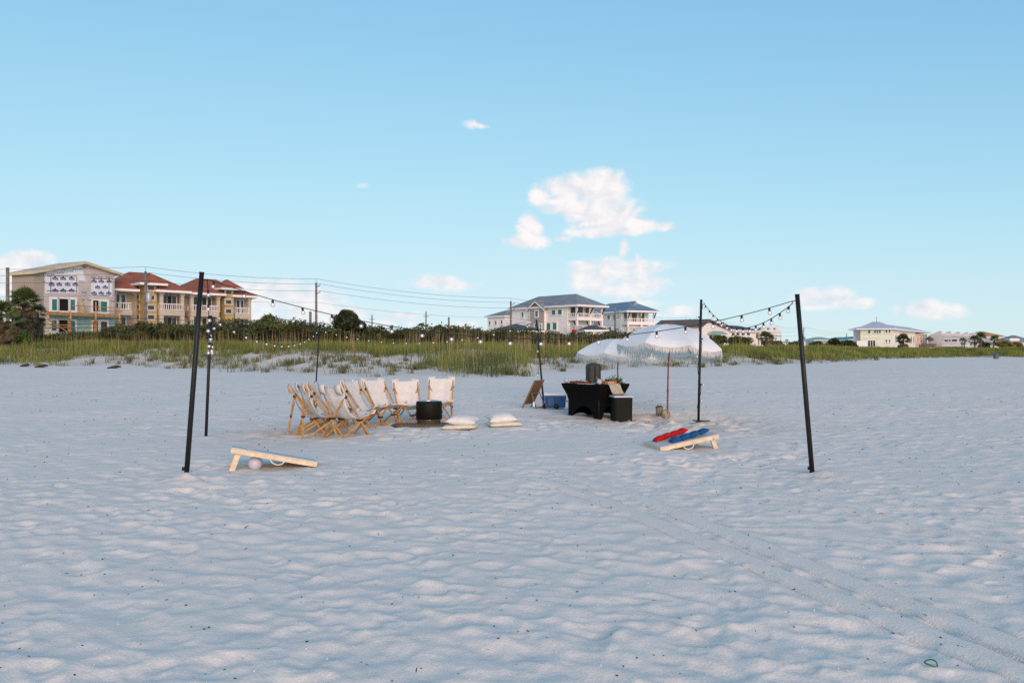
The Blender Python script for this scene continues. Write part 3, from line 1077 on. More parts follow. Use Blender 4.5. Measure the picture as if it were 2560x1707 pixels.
class Bld:
    """a building on a vertical front plane through two ground points; x runs along it, y inwards, z up"""

    def __init__(s, name, label, p1, p2, cat='house'):
        s.O = p1
        s.a = math.atan2(p2[1] - p1[1], p2[0] - p1[0])
        s.c, s.s = math.cos(s.a), math.sin(s.a)
        s.L = math.hypot(p2[0] - p1[0], p2[1] - p1[1])
        s.root = thing(name, label, cat, (p1[0], p1[1], 0), s.a)

    def at(s, px, py=HY, v=0.0):
        dx = (px - CX) / FPX
        t = (v + s.O[0] * -s.s + s.O[1] * s.c) / (dx * -s.s + s.c)
        x = (dx * t - s.O[0]) * s.c + (t - s.O[1]) * s.s
        return x, CAMZ + (HY - py) / FPX * t

    def x(s, px, v=0.0):
        return s.at(px, HY, v)[0]

    def depth(s, px, x):
        """how far inwards a view line at px meets the side plane at x"""
        dx = (px - CX) / FPX
        ox, oy = s.O[0] + x * s.c, s.O[1] + x * s.s
        # (ox - s v, oy + c v): (ox - s v) = dx (oy + c v)
        return (ox - dx * oy) / (s.s + dx * s.c)

    def box(s, name, x0, x1, y0, y1, z0, z1, m, parent=None, kind=None):
        return MB().box(x0, x1, y0, y1, z0, z1).build(name, m, parent or s.root, kind=kind)

    def window(s, x0, x1, z0, z1, y=0.0, fm=None, pm=None, side=False, name='window', fw=.13, mull=0, parent=None):
        """frame standing proud of the wall, pane set back inside it; side: on a wall facing -x at x = y"""
        fm, pm = fm or M_TRIM, pm or M_GLASS

        def B(mb, a0, a1, d0, d1, b0, b1):
            if side:
                mb.box(y + d0, y + d1, a0, a1, b0, b1)
            else:
                mb.box(a0, a1, y + d0, y + d1, b0, b1)
        mb = MB()
        B(mb, x0 - fw, x1 + fw, -.10, .02, z1, z1 + fw)
        B(mb, x0 - fw, x1 + fw, -.12, .02, z0 - fw, z0)
        B(mb, x0 - fw, x0, -.10, .02, z0 - .001, z1 + .001)
        B(mb, x1, x1 + fw, -.10, .02, z0 - .001, z1 + .001)
        for i in range(mull):
            c = x0 + (x1 - x0) * (i + 1) / (mull + 1)
            B(mb, c - .05, c + .05, -.09, .0, z0, z1)
        f = mb.build(name, fm, parent or s.root)
        p = MB()
        B(p, x0 + .003, x1 - .003, -.045, -.01, z0 + .003, z1 - .003)
        p.build('pane', pm, f)
        return f

    def wpx(s, px0, px1, py0, py1, y=0.0, **k):
        """window given by its outline on the plane y"""
        x0, _ = s.at(px0, py0, y)
        x1, _ = s.at(px1, py0, y)
        _, z1 = s.at((px0 + px1) / 2, py0, y)
        _, z0 = s.at((px0 + px1) / 2, py1, y)
        return s.window(min(x0, x1), max(x0, x1), z0, z1, y, **k)

    def rail(s, pts, z0, z1, m=None, parent=None, step=.28, name='railing', cap=.10):
        """handrail with balusters along a polyline of local (x, y)"""
        m = m or M_TRIM
        mb = MB()
        for (a, b) in zip(pts[:-1], pts[1:]):
            a, b = Vector((a[0], a[1], 0)), Vector((b[0], b[1], 0))
            up = Vector((0, 0, 1))
            mb.bar(a + up * z1, b + up * z1, cap, .09)
            mb.bar(a + up * (z0 + .1), b + up * (z0 + .1), cap * .8, .08)
            n = max(1, int((b - a).length / step))
            for i in range(n + 1):
                p = a + (b - a) * (i / n)
                mb.bar(p + up * (z0 + .1), p + up * z1, .07, .07)
        return mb.build(name, m, parent or s.root, kind='stuff')


def text_mesh(txt, size, m, name='lettering'):
    cu = bpy.data.curves.new('t', 'FONT')
    cu.body = txt
    cu.size = size
    cu.align_x = 'CENTER'
    cu.align_y = 'CENTER'
    ob = bpy.data.objects.new('t', cu)
    COL.objects.link(ob)
    bpy.context.view_layer.update()
    me = bpy.data.meshes.new_from_object(ob)
    me.name = name
    me.materials.clear()
    me.materials.append(m)
    bpy.data.objects.remove(ob)
    return me


# ---- the unfinished house on the left
def unfinished_house():
    B = Bld('unfinished_house', 'unfinished three storey house with blue printed house wrap and timber deck', (-58.1, 100), (-53.5, 109.4))
    r = B.root
    xl, xc, xr = B.x(84), B.x(110), B.x(286)
    xm, zm = B.at(206, 656)
    zl = B.at(84, 679)[1]
    zr = B.at(286, 682)[1]
    D = 4.3
    slope_l = (zm - zl) / (xm - xl)
    slope_r = (zm - zr) / (xr - xm)
    zc = zl + slope_l * (xc - xl)
    MB().prism([(xl, 0), (xc, 0), (xc, zc - .25), (xl, zl - .25)], 0, D).build('block_wall', M_CMU, r)
    zs = B.at(200, 784)[1]
    MB().prism([(xc, zs), (xr, zs), (xr, zr - .25), (xm, zm - .25), (xc, zc - .25)], -.03, D).build('wrapped_wall', M_BLOCKW, r)
    MB().box(xc, xr, -.03, D, 0, zs - .01).build('sheathed_wall', M_TEALW, r)
    # roof: two slabs meeting at the ridge, with deep rakes
    ov = .75
    for k, (a, za, sl) in enumerate(((xl - .5, zl - .5 * slope_l, slope_l), (xr + .75, zr - .75 * slope_r, slope_r))):
        p = [(a, za - .22), (xm, zm - .22), (xm, zm + .12), (a, za + .12)]
        if k:
            p = p[::-1]
        MB().prism(p, -ov, D + .4).build('roof_slope', M_CREAM, r)
    # wrap sheets
    def sheet(name, pts, m, y=-.055):
        q = [B.at(px, py) for px, py in pts]
        q = [(a, b) for a, b in q]
        return MB().prism(q, y, y + .02).build(name, m, r)
    sheet('wrap_sheet', [(111, 690), (214, 703), (202, 662), (206, 660), (111, 676)][::-1], M_WRAP)
    s1 = sheet('wrap_sheet', [(112, 733), (195, 733), (195, 691), (112, 691)], M_WRAP, -.08)
    s2 = sheet('wrap_sheet', [(227, 742), (280, 742), (280, 697), (227, 697)], M_WRAP, -.08)
    # printed marks
    badge = MB()
    hw, hh = .38, .15
    badge.prism([(-hw, -hh), (hw, -hh), (hw, hh * .55), (.16, hh * .6), (0, hh * 1.5), (-.16, hh * .6), (-hw, hh * .55)], -.01, 0)
    tmp = badge.build('emblem', M_NAVY, r)
    bm_ = tmp.data
    bpy.data.objects.remove(tmp)
    word = text_mesh("Lowe's", .26, M_PAPER)
    for sh, rows in ((s1, [(696, (137, 157, 178)), (711, (128, 147, 168, 187)), (726, (137, 157, 178))]), (s2, [(703, (234, 252, 272)), (718, (243, 262)), (733, (234, 252, 271))])):
        for py, xs in rows:
            for px in xs:
                x, z = B.at(px, py)
                e = inst(bm_, 'emblem', r, (x, -.082, z), sc=(1.0, 1, 1.35))
                inst(word, 'lettering', e, (0, -.013, -.03), (math.radians(90), 0, 0), (.9, .9, .9))
    ty = text_mesh('Tyvek', .50, M_INK)
    for px, py in ((123, 685), (147, 681.5), (171, 677.5), (193, 673)):
        x, z = B.at(px, py)
        inst(ty, 'lettering', r, (x, -.058, z), (math.radians(90), math.radians(-8), 0), (1.15, 1, 1))
    x, z = B.at(119, 707)
    inst(ty, 'lettering', r, (x + .1, -.085, z), (math.radians(90), math.radians(-4), 0), (1.1, .9, 1))
    for a, b in (((118, 690.5), (190, 690.5)), ((125.5, 691), (125.5, 732)), ((190.5, 691), (190.5, 732)), ((115, 727), (192, 728)), ((229, 697.5), (281, 697.5)), ((271, 697), (271, 741)), ((229, 738), (268, 740))):
        p, q = B.at(*a), B.at(*b)
        MB().bar((p[0], -.10, p[1]), (q[0], -.10, q[1]), .03, .07).build('batten', M_BROWNP, r)
    for px, py in ((207, 668), (212, 667), (232, 693), (250, 693), (269, 693), (209, 731), (205, 749), (223, 750), (280, 753)):
        x, z = B.at(px, py)
        inst(ty, 'lettering', r, (x, -.06, z), (math.radians(90), 0, 0), (.55, .6, 1))
    # openings of the middle floor
    B.wpx(129, 142, 748, 776, -.03, pm=M_TEALG, fw=.28)
    B.wpx(146.5, 170, 747, 777, -.03, pm=M_DARK, fw=.16, name='doorway')  # black panel in the opening stands in for the unlit interior
    B.wpx(175, 187, 749, 776, -.03, pm=M_TEALG, fw=.28)
    B.wpx(231.5, 246, 751, 779, -.03, pm=M_DARK, fw=.16, name='doorway')
    B.wpx(250.5, 267, 754, 780, -.03, pm=M_TEALG, fw=.28)
    # ground floor
    B.wpx(128, 141, 801, 827, -.03, pm=M_TEALG, fw=.24)
    B.wpx(146.5, 170, 800, 830, -.03, pm=M_DARK, fw=.16, name='doorway')
    B.wpx(176, 187, 802, 827, -.03, pm=M_TEALG, fw=.24)
    B.wpx(231.5, 244, 803, 832, -.03, pm=M_DARK, fw=.16, name='doorway')
    B.wpx(251, 267, 804, 830, -.03, pm=M_GLASS, fw=.24)
    # deck on posts, temporary guard rails
    dz = B.at(200, 782)[1]
    dy = -1.6
    x0, x1 = B.x(118, dy), B.x(303, dy)
    z0d = B.at(210, 786, dy)[1]
    B.box('deck_beam', x0, x1, dy, dy + .12, z0d - .22, z0d + .2, M_LUMBER)
    B.box('deck_floor', x0, x1, dy + .13, -.04, z0d - .02, z0d + .12, M_PINE)
    for px in (122, 177, 242, 301):
        xx = B.x(px, dy)
        MB().box(xx - .14, xx + .14, dy + .13, dy + .41, 0, z0d - .03).build('post', M_LUMBER if px != 122 else M_PINE, r)
    for px, t in ((176, .4), (239, 1.7), (298, 1.6)):
        xx = B.x(px, dy)
        MB().box(xx - .06, xx + .06, dy - .10, dy - .003, z0d - .7, z0d + t).build('rail_post', M_PINE, r)
    for zz, xa, xb in ((z0d + 1.0, B.x(174, dy), x1), (z0d + .55, B.x(236, dy), x1)):
        MB().box(xa, xb, dy - .15, dy - .105, zz, zz + .1).build('guard_rail', M_LUMBER, r)
    for (a, b) in (((123, 800), (178, 835)), ((203, 831), (240, 800)), ((284, 818), (303, 798))):
        p, q = B.at(*a, dy), B.at(*b, dy)
        MB().bar((p[0], dy + .07, p[1]), (q[0], dy + .07, q[1]), .06, .12).build('brace', M_LUMBER, r)
    for py, px0, px1 in ((818, 126, 303), (812, 126, 180)):
        p, q = B.at(px0, py, dy), B.at(px1, py + 1, dy)
        MB().bar((p[0], dy + .5, p[1]), (q[0], dy + .5, q[1]), .06, .1).build('guard_rail', M_LUMBER, r)
    for i, px in enumerate((193, 197, 200)):
        p, q = B.at(px + 6, 780), B.at(px, 745)
        MB().bar((p[0], -.5, z0d + .12), (q[0], -.12, q[1]), .22, .04, (0, 1, 0)).build('plank', M_PINE, r)
    B.box('slab', xc - .3, xr + .2, -2.2, -.05, 0, B.at(200, 834)[1], M_TRIM)


unfinished_house()


# ---- tan house with red roofs: two stair towers, stacked porches
def tan_house():
    B = Bld('tan_house', 'tan stucco twin house with red hipped roofs and white balustrades', (-54.6, 110), (-40.6, 124))
    r = B.root

    def porch(px0, px1, py_eave, py_rt, py_rb, cols, py_peak, dep=2.4, v=0.0, doors=(), below=True):
        x0, x1 = B.x(px0, v), B.x(px1, v)
        pc = (px0 + px1) / 2
        ze = B.at(pc, py_eave, v)[1]
        zt = B.at(pc, py_rt, v)[1]
        zb = B.at(pc, py_rb, v)[1]
        zp = B.at(pc, py_peak, v + dep)[1]
        B.box('porch_floor', x0 - .15, x1 + .15, v - .15, v + dep, zb - .75, zb, M_TAND)
        B.rail([(x0, v + dep * .6), (x0, v), (x1, v), (x1, v + dep * .6)], zb, zt, step=.3, cap=.2)
        for px in cols:
            xx = B.x(px, v)
            mb = MB()
            mb.box(xx - .24, xx + .24, v - .05, v + .43, zb, ze - .35)
            mb.box(xx - .33, xx + .33, v - .14, v + .52, ze - .35, ze - .02)
            mb.build('column', M_TAND, r)
            if below:
                MB().box(xx - .28, xx + .28, v - .05, v + .5, 0, zb - .76).build('column', M_TAND, r)
        mb = MB()
        mb.hip(x0 - .9, x1 + .9, v - .9, v + dep + 2.2, ze, max(.6, zp - ze), .3, 0, None, 1)
        mb.build('roof', [M_RED, M_TRIM], r)
        B.box('porch_wall', x0 - .1, x1 + .1, v + dep, v + dep + .3, 0, ze - .01, M_TAND)
        for d0, d1 in doors:
            xa, xb = B.x(d0, v + dep), B.x(d1, v + dep)
            B.window(min(xa, xb), max(xa, xb), zb + .05, zb + 2.25, v + dep, fw=.12, name='door')
            B.window(min(xa, xb), max(xa, xb), zb - 3.0, zb - .95, v + dep, fw=.12, name='door')

    def tower(pxl, pxc, pxr, py_eave, py_peak, wins_l, wins_r, v=0.0):
        xc, xr = B.x(pxc, v), B.x(pxr, v)
        dep = B.depth(pxl, xc) - v
        dep = max(2.0, min(6, dep))
        ze = B.at(pxc, py_eave, v)[1]
        B.box('tower_wall', xc, xr, v, v + dep, 0, ze, M_TAN)
        mb = MB()
        zp = B.at((pxl + pxr) / 2, py_peak, v + dep / 2)[1]
        mb.hip(xc - 1.1, xr + 1.1, v - 1.1, v + dep + 1.1, ze, zp - ze, .3, 0, None, 1)
        mb.build('roof', [M_RED, M_TRIM], r)
        for px, py in wins_r:
            x, z = B.at(px, py, v)
            B.window(x - .42, x + .42, z - .27, z + .27, v, fw=.24, fm=M_TAND)
        for px, py in wins_l:
            dv = B.depth(px, xc)
            t = B.O[1] + xc * B.s + dv * B.c
            z = CAMZ + (HY - py) / FPX * t
            B.window(dv - .42, dv + .42, z - .27, z + .27, xc, fw=.24, fm=M_TAND, side=True)
        return dep

    # main bodies behind porches and towers
    for (pa, pb, py_e, py_p, v) in ((276, 470, 727, 686, 3.0), (455, 628, 742, 702, 3.0)):
        x0, x1 = B.x(pa, v), B.x(pb, v)
        ze = B.at((pa + pb) / 2, py_e, v)[1]
        zp = B.at((pa + pb) / 2, py_p, v + 4)[1]
        B.box('main_wall', x0, x1, v - .02, v + 8, 0, ze - .1, M_TAND)
        mb = MB()
        mb.hip(x0 - .6, x1 + .6, v - .5, v + 8.6, ze - .1, zp - ze, .3, 0, None, 1)
        mb.build('roof', [M_RED, M_TRIM], r)
    porch(284, 327, 728, 757, 774, (286,), 704, 2.4, .4, ((290, 298), (303, 313)))
    tower(331, 363, 393, 713, 690, ((346, 719), (346, 743), (346, 768), (346, 793)), ((377, 720), (377, 744), (377, 769), (377, 793)))
    porch(400, 458, 732, 760, 776, (404, 456), 713, 2.4, -.3, ((408, 416), (418, 428), (430, 440)))
    porch(479, 545, 738, 764, 779, (480, 546), 716, 2.4, .2, ((484, 492), (505, 515), (519, 527)))
    tower(547, 563, 585, 725, 704, (), ((571, 731), (571, 755), (571, 778)))
    porch(589, 625, 744, 770, 785, (624,), 727, 2.4, .3, ((592, 598), (602, 608)))
    x = B.x(478, 2.3)
    MB().tube([(x, 2.2, 0), (x, 2.2, B.at(478, 742, 2.2)[1]), (x - .8, 2.0, B.at(470, 735, 2.0)[1])], .07, 6).build('downspout', M_TRIM, r)


tan_house()


# ---- white houses in the middle: side wall runs inland, balconies face the sea on the right
def white_house(name, label, p1, p2, px, py_e0, py_ridge, bay, wins, lower, bal_w, roof_m, dormer=False, bottom_bal=True, wall2=M_TAUPE):
    """px: (left end, right end of wall); bay: (px0, px1, px_peak, py_peak, py_foot)"""
    B = Bld(name, label, p1, p2)
    r = B.root
    x0, x1 = B.x(px[0]), B.x(px[1])
    ze = B.at(px[1], py_e0)[1]
    Wd = bal_w
    bd = 2.1                                    # balcony depth, beyond x1
    B.box('wall', x0, x1, 0, Wd, 0, ze, M_WHITE)
    zr = B.at((px[0] + px[1]) / 2 + 20, py_ridge, Wd / 2)[1]
    mb = MB()
    mb.hip(x0 - .6, x1 + bd + .7, -.6, Wd + .6, ze, zr - ze, .28, 0, ((x0 + Wd * .55, Wd / 2), (x1 - 1.0, Wd / 2)), 1)
    mb.build('roof', [roof_m, M_TRIM], r)
    # projecting gabled bay
    b0, b1 = B.x(bay[0], -.35), B.x(bay[1], -.35)
    bm, zb = B.at(bay[2], bay[3], -.35)
    bm = (b0 + b1) / 2
    zf = B.at((bay[0] + bay[1]) / 2, bay[4], -.35)[1]
    MB().prism([(b0, 0), (b1, 0), (b1, zf), (bm, zb - .25), (b0, zf)], -.35, .5).build('bay_wall', wall2, r)
    for k, (xa, xb) in enumerate(((b0 - .45, bm), (b1 + .45, bm))):
        sl = (zb - zf) / (bm - b0)
        za = zf - .45 * sl
        p = [(xa, za), (xb, zb), (xb, zb + .25), (xa, za + .25)]
        if k:
            p = p[::-1]
        MB().prism(p, -.75, Wd * .45).build('gable_roof', roof_m, r)
        q = [(xa, za - .16), (xb, zb - .16), (xb, zb + .08), (xa, za + .08)]
        if k:
            q = q[::-1]
        MB().prism(q, -.80, -.755).build('barge_board', M_TRIM, r)
    for w in wins:
        y = -.35 if bay[0] < (w[0] + w[1]) / 2 < bay[1] else 0
        B.wpx(*w[:4], y, pm=w[4] if len(w) > 4 else M_TEALG, fw=.16)
    # corner boards and the band between floors
    for xx in (b0 - .12, b1 + .003):
        MB().box(xx, xx + .12, -.37, .02, 0, zf - .05).build('corner_board', M_TRIM, r)
    # sea side: balcony slab, posts, rail, lower posts
    zs = B.at(px[1], lower[0])[1]
    zt = B.at(px[1], lower[1])[1]
    B.box('balcony_floor', x1 + .002, x1 + bd, .05, Wd - .05, zs - .45, zs, M_TRIM)
    B.rail([(x1, .1), (x1 + bd - .08, .1), (x1 + bd - .08, Wd - .1)], zs, zt, step=.35)
    for yy in (.12, Wd * .5, Wd - .3):
        MB().box(x1 + bd - .3, x1 + bd - .08, yy, yy + .22, zs, ze - .01).build('post', M_TRIM, r)
        MB().box(x1 + bd - .34, x1 + bd - .04, yy - .02, yy + .26, 0, zs - .46).build('post', M_TRIM, r)
        mb = MB()
        mb.bar((x1 + bd - .2, yy + .1, ze - 1.2), (x1 + bd + .55, yy + .1, ze - .05), .14, .14)
        mb.build('bracket', M_BROWNP, r)
        mb = MB()
        mb.bar((x1 + bd - .9, yy + .1, zs - .5), (x1 + bd - .2, yy + .1, zs - 1.7), .14, .14)
        mb.build('bracket', M_BROWNP, r)
    # glazed doors on the sea front, each floor
    for zz in (zs, zs - 3.3):
        for k in range(3):
            ya = .5 + k * (Wd - 1) / 3
            mb = MB()
            mb.box(x1 + .003, x1 + .10, ya, ya + (Wd - 1) / 3 - .35, zz + .1, zz + 2.3)
            d = mb.build('door', M_TRIM, r)
            MB().box(x1 + .10, x1 + .13, ya + .15, ya + (Wd - 1) / 3 - .5, zz + .25, zz + 2.15).build('pane', M_TEALG if zz < zs else M_GLASS, d)
    if bottom_bal:
        zg = B.at(px[1], 831)[1]
        B.rail([(x1, -.3), (x1 + bd + .3, -.3), (x1 + bd + .3, Wd)], zg, zg + 1.0, step=.3, name='lower_railing')
    if dormer:
        xe, yc = x1 + .3, Wd / 2
        mb = MB()
        mb.add([(xe, yc - 1.2, zr - .95), (xe, yc + 1.2, zr - .95), (xe, yc, zr + .30), (x1 - 1.6, yc - 1.2, zr - .95), (x1 - 1.6, yc + 1.2, zr - .95), (x1 - 1.6, yc, zr + .30)],
               [(0, 1, 2), (5, 4, 3), (0, 2, 5, 3), (1, 4, 5, 2), (0, 3, 4, 1)])
        mb.build('gablet_roof', roof_m, r)
        MB().add([(xe + .02, yc - 1.0, zr - .93), (xe + .02, yc + 1.0, zr - .93), (xe + .02, yc, zr + .10), (xe + .06, yc - 1.0, zr - .93), (xe + .06, yc + 1.0, zr - .93), (xe + .06, yc, zr + .10)],
                 [(2, 1, 0), (3, 4, 5), (0, 1, 4, 3), (1, 2, 5, 4), (2, 0, 3, 5)]).build('gablet_face', M_TAUPE, r)
    return B


H1 = white_house('white_house', 'large white and taupe house with blue grey roof above the dunes', (0, 135), (8.6, 125), (1280, 1418), 767.5, 744,
                 (1324, 1360, 1340, 754, 771),
                 [(1304.5, 1309.5, 780, 794), (1338.5, 1345.5, 777, 792), (1380, 1389, 775, 787), (1395.5, 1405, 774, 786), (1367, 1376.5, 808, 825), (1382.5, 1392, 807, 824),
                  (1337, 1341, 809, 823), (1350.5, 1354, 810, 824)], (794, 784), 6.0, M_GREYR)
MB().box(H1.x(1432, -1.2), H1.x(1432, -1.2) + .5, -1.4, -.9, H1.at(1432, 831, -1.2)[1], H1.at(1432, 824, -1.2)[1]).build('rail_banner', M_REDB, H1.root)
H2 = white_house('white_house', 'second white and taupe house with blue roof, right of the large one', (15.0, 154), (20.9, 141.5), (1466, 1552), 781.5, 762,
                 (1467, 1500, 1482, 774, 783),
                 [(1480.5, 1486.5, 789, 802), (1519.5, 1525.5, 788, 798, M_GLASS), (1534, 1541, 787, 798, M_GLASS), (1507.5, 1515, 818, 832, M_GLASS), (1522, 1529, 818, 832, M_GLASS), (1491, 1494, 818, 821, M_GLASS)],
                 (806, 797), 6.0, M_BLUER, True)


def simple_house(name, label, p1, p2, px, py_e, py_r, D, wall_m, roof_m, wins=(), ridge=None, ov=.5, fascia=M_TRIM, cat='house', gable=False):
    B = Bld(name, label, p1, p2, cat)
    x0, x1 = B.x(px[0]), B.x(px[1])
    pc = (px[0] + px[1]) / 2
    ze = B.at(pc, py_e)[1]
    zr = B.at(pc, py_r, D / 2)[1]
    B.box('wall', x0, x1, 0, D, 0, ze, wall_m)
    if gable:
        MB().prism([(x0 - ov, ze), (x1 + ov, ze), ((x0 + x1) / 2, zr)], -ov, D + ov).build('roof', roof_m, B.root)
    else:
        MB().hip(x0 - ov, x1 + ov, -ov, D + ov, ze, zr - ze, .25, 0, ridge, 1).build('roof', [roof_m, fascia], B.root)
    for w in wins:
        B.wpx(*w[:4], 0, pm=w[4] if len(w) > 4 else M_GLASS, fw=.14)
    return B


B0 = simple_house('white_house', 'small white house with blue grey roof behind the utility pole', (-5.0, 165), (-.5, 160), (1219, 1262), 793, 781, 8, M_WHITE, M_GREYR,
                  [(1223, 1227, 803, 812), (1238, 1242, 802, 811), (1253, 1257, 801, 810)])
x1 = B0.x(1262)
B0.box('porch_floor', x1 + .002, x1 + 2.4, .1, 5, B0.at(1270, 812)[1] - .3, B0.at(1270, 812)[1], M_TRIM)
B0.rail([(x1, .12), (x1 + 2.3, .12), (x1 + 2.3, 5)], B0.at(1270, 812)[1], B0.at(1270, 812)[1] + 1.0)
MB().box(x1 + 2.1, x1 + 2.35, .2, .45, 0, B0.at(1270, 795)[1]).build('post', M_TRIM, B0.root)
simple_house('low_house', 'low house with dark grey hipped roof before the large white house', (-4.4, 112), (8.0, 113), (1236, 1352), 831, 814, 9, M_TRIM, M_DARKR, ov=.8)
simple_house('low_house', 'low grey roofed house between the two white houses', (10.6, 118), (14.5, 118.5), (1468, 1512), 829, 817, 6, M_TRIM, M_DARKR, ov=.6)
simple_house('low_house', 'distant low house with grey roof behind the scrub', (-18, 190), (-11, 190), (1118, 1144), 820, 816, 8, M_TRIM, M_DARKR, ov=.6)


# ---- right hand side
def motel():
    B = Bld('beach_motel', 'long white building with brown and dark roofs and stepped gables', (35.5, 150), (62.5, 186), 'building')
    r = B.root
    # tall gabled block at the near end
    x0, x1 = B.x(1752), B.x(1822)
    zp = B.at(1765, 800)[1]
    ze = B.at(1822, 826)[1]
    xm = B.x(1768)
    MB().prism([(x0, 0), (x1, 0), (x1, ze), (xm, zp - .2), (x0, zp - 1.2)], 0, 9).build('wall', M_WHITE, r)
    MB().prism([(xm - .1, zp - .1), (x1 + .6, ze - .1), (x1 + .6, ze + .2), (xm - .1, zp + .2)], -.6, 9.6).build('roof_slope', M_BROWNR, r)
    MB().prism([(x0 - .5, zp - 1.4), (xm - .1, zp - .1), (xm - .1, zp + .2), (x0 - .5, zp - 1.1)], -.6, 9.6).build('roof_slope', M_BROWNR, r)
    # long wing
    xa, xb = x1 + .002, B.x(1897)
    zw = B.at(1860, 829)[1]
    zq = B.at(1860, 815, 4)[1]
    B.box('wing_wall', xa, xb, .2, 8.8, 0, zw, M_WHITE)
    MB().prism([(xa, zw), (xa, zw + .3), (xb, zw + .3), (xb, zw)], -.5, .15).build('fascia', M_TRIM, r)
    mb = MB()
    mb.add([(xa, -.5, zw + .31), (xb, -.5, zw + .31), (xb, 4.4, zq), (xa, 4.4, zq), (xb, 9.4, zw + .31), (xa, 9.4, zw + .31)], [(0, 1, 2, 3), (3, 2, 4, 5), (0, 3, 5), (1, 4, 2), (0, 5, 4, 1)])
    mb.build('wing_roof', M_DARKR, r)
    for px in (1828, 1840, 1853, 1866):
        B.wpx(px, px + 8, 832, 838, .2, fw=.12)
    # arched window
    xw, zt = B.at(1892, 836, .2)
    zb = B.at(1892, 846, .2)[1]
    pts = [(xw - .45, zb), (xw + .45, zb)] + [(xw + .45 * math.cos(t), zt - .3 + .45 * math.sin(t)) for t in [math.pi * k / 8 for k in range(9)]]
    MB().prism(pts, .02, .19).build('arched_window', M_GLASS, r)
    # stepped gables
    prev = xb
    for k, (pc, hw_) in enumerate(((1907, 12), (1925, 8.5), (1941, 9.5))):
        xl, xr = max(prev + .003, B.x(pc - hw_)), B.x(pc + hw_)
        prev = xr
        xc = (xl + xr) / 2
        zg = B.at(pc, 812 + k)[1]
        zs = B.at(pc, 828)[1]
        w = (xr - xl)
        y = -.4 + .02 * k
        MB().prism([(xl, zs - 1.0), (xr, zs - 1.0), (xr, zs), (xc + .13 * w, zg - .7), (xc + .10 * w, zg), (xc - .10 * w, zg), (xc - .13 * w, zg - .7), (xl, zs)], y, y + .5).build('gable', M_TRIM, r)
        B.box('bay_wall', xl, xr, .8, 8, 0, zs - .5, M_WHITE)
        MB().prism([(xl, zs - .49), (xr, zs - .49), (xc, zg - .8)], y + .51, 8).build('bay_roof', M_DARKR, r)
        for py in (841, 862):
            zf = B.at(pc, py)[1]
            B.box('balcony_floor', xl + .05, xr - .05, y, .79, zf - .3, zf, M_TRIM)
            B.rail([(xl + .1, y + .05), (xr - .1, y + .05)], zf, zf + .9, M_BROWNP, step=.4)
            B.window(xl + .3 * w, xr - .2 * w, zf + .1, zf + 1.9, .8, name='door')
        for xx in (xl, xr - .25):
            MB().box(xx + .003, xx + .247, y + .003, y + .3, 0, zs - 1.01).build('pier', M_TRIM, r)
    # entrance canopy on the tall block
    MB().hip(B.x(1768), B.x(1800), -1.6, -.02, B.at(1784, 836)[1], .5, .15).build('canopy', M_MINTR, r)
    for px0, px1 in ((1772, 1780), (1784, 1796)):
        B.wpx(px0, px1, 838, 850, 0, fw=.14)


motel()
B5 = simple_house('blue_roof_house', 'white house with bright blue roof half behind the near umbrella', (39, 180), (46, 178), (1700, 1746), 812, 801, 9, M_WHITE, M_BLUER, [(1728, 1731, 815, 819), (1736, 1739, 816, 821)], ov=.6)


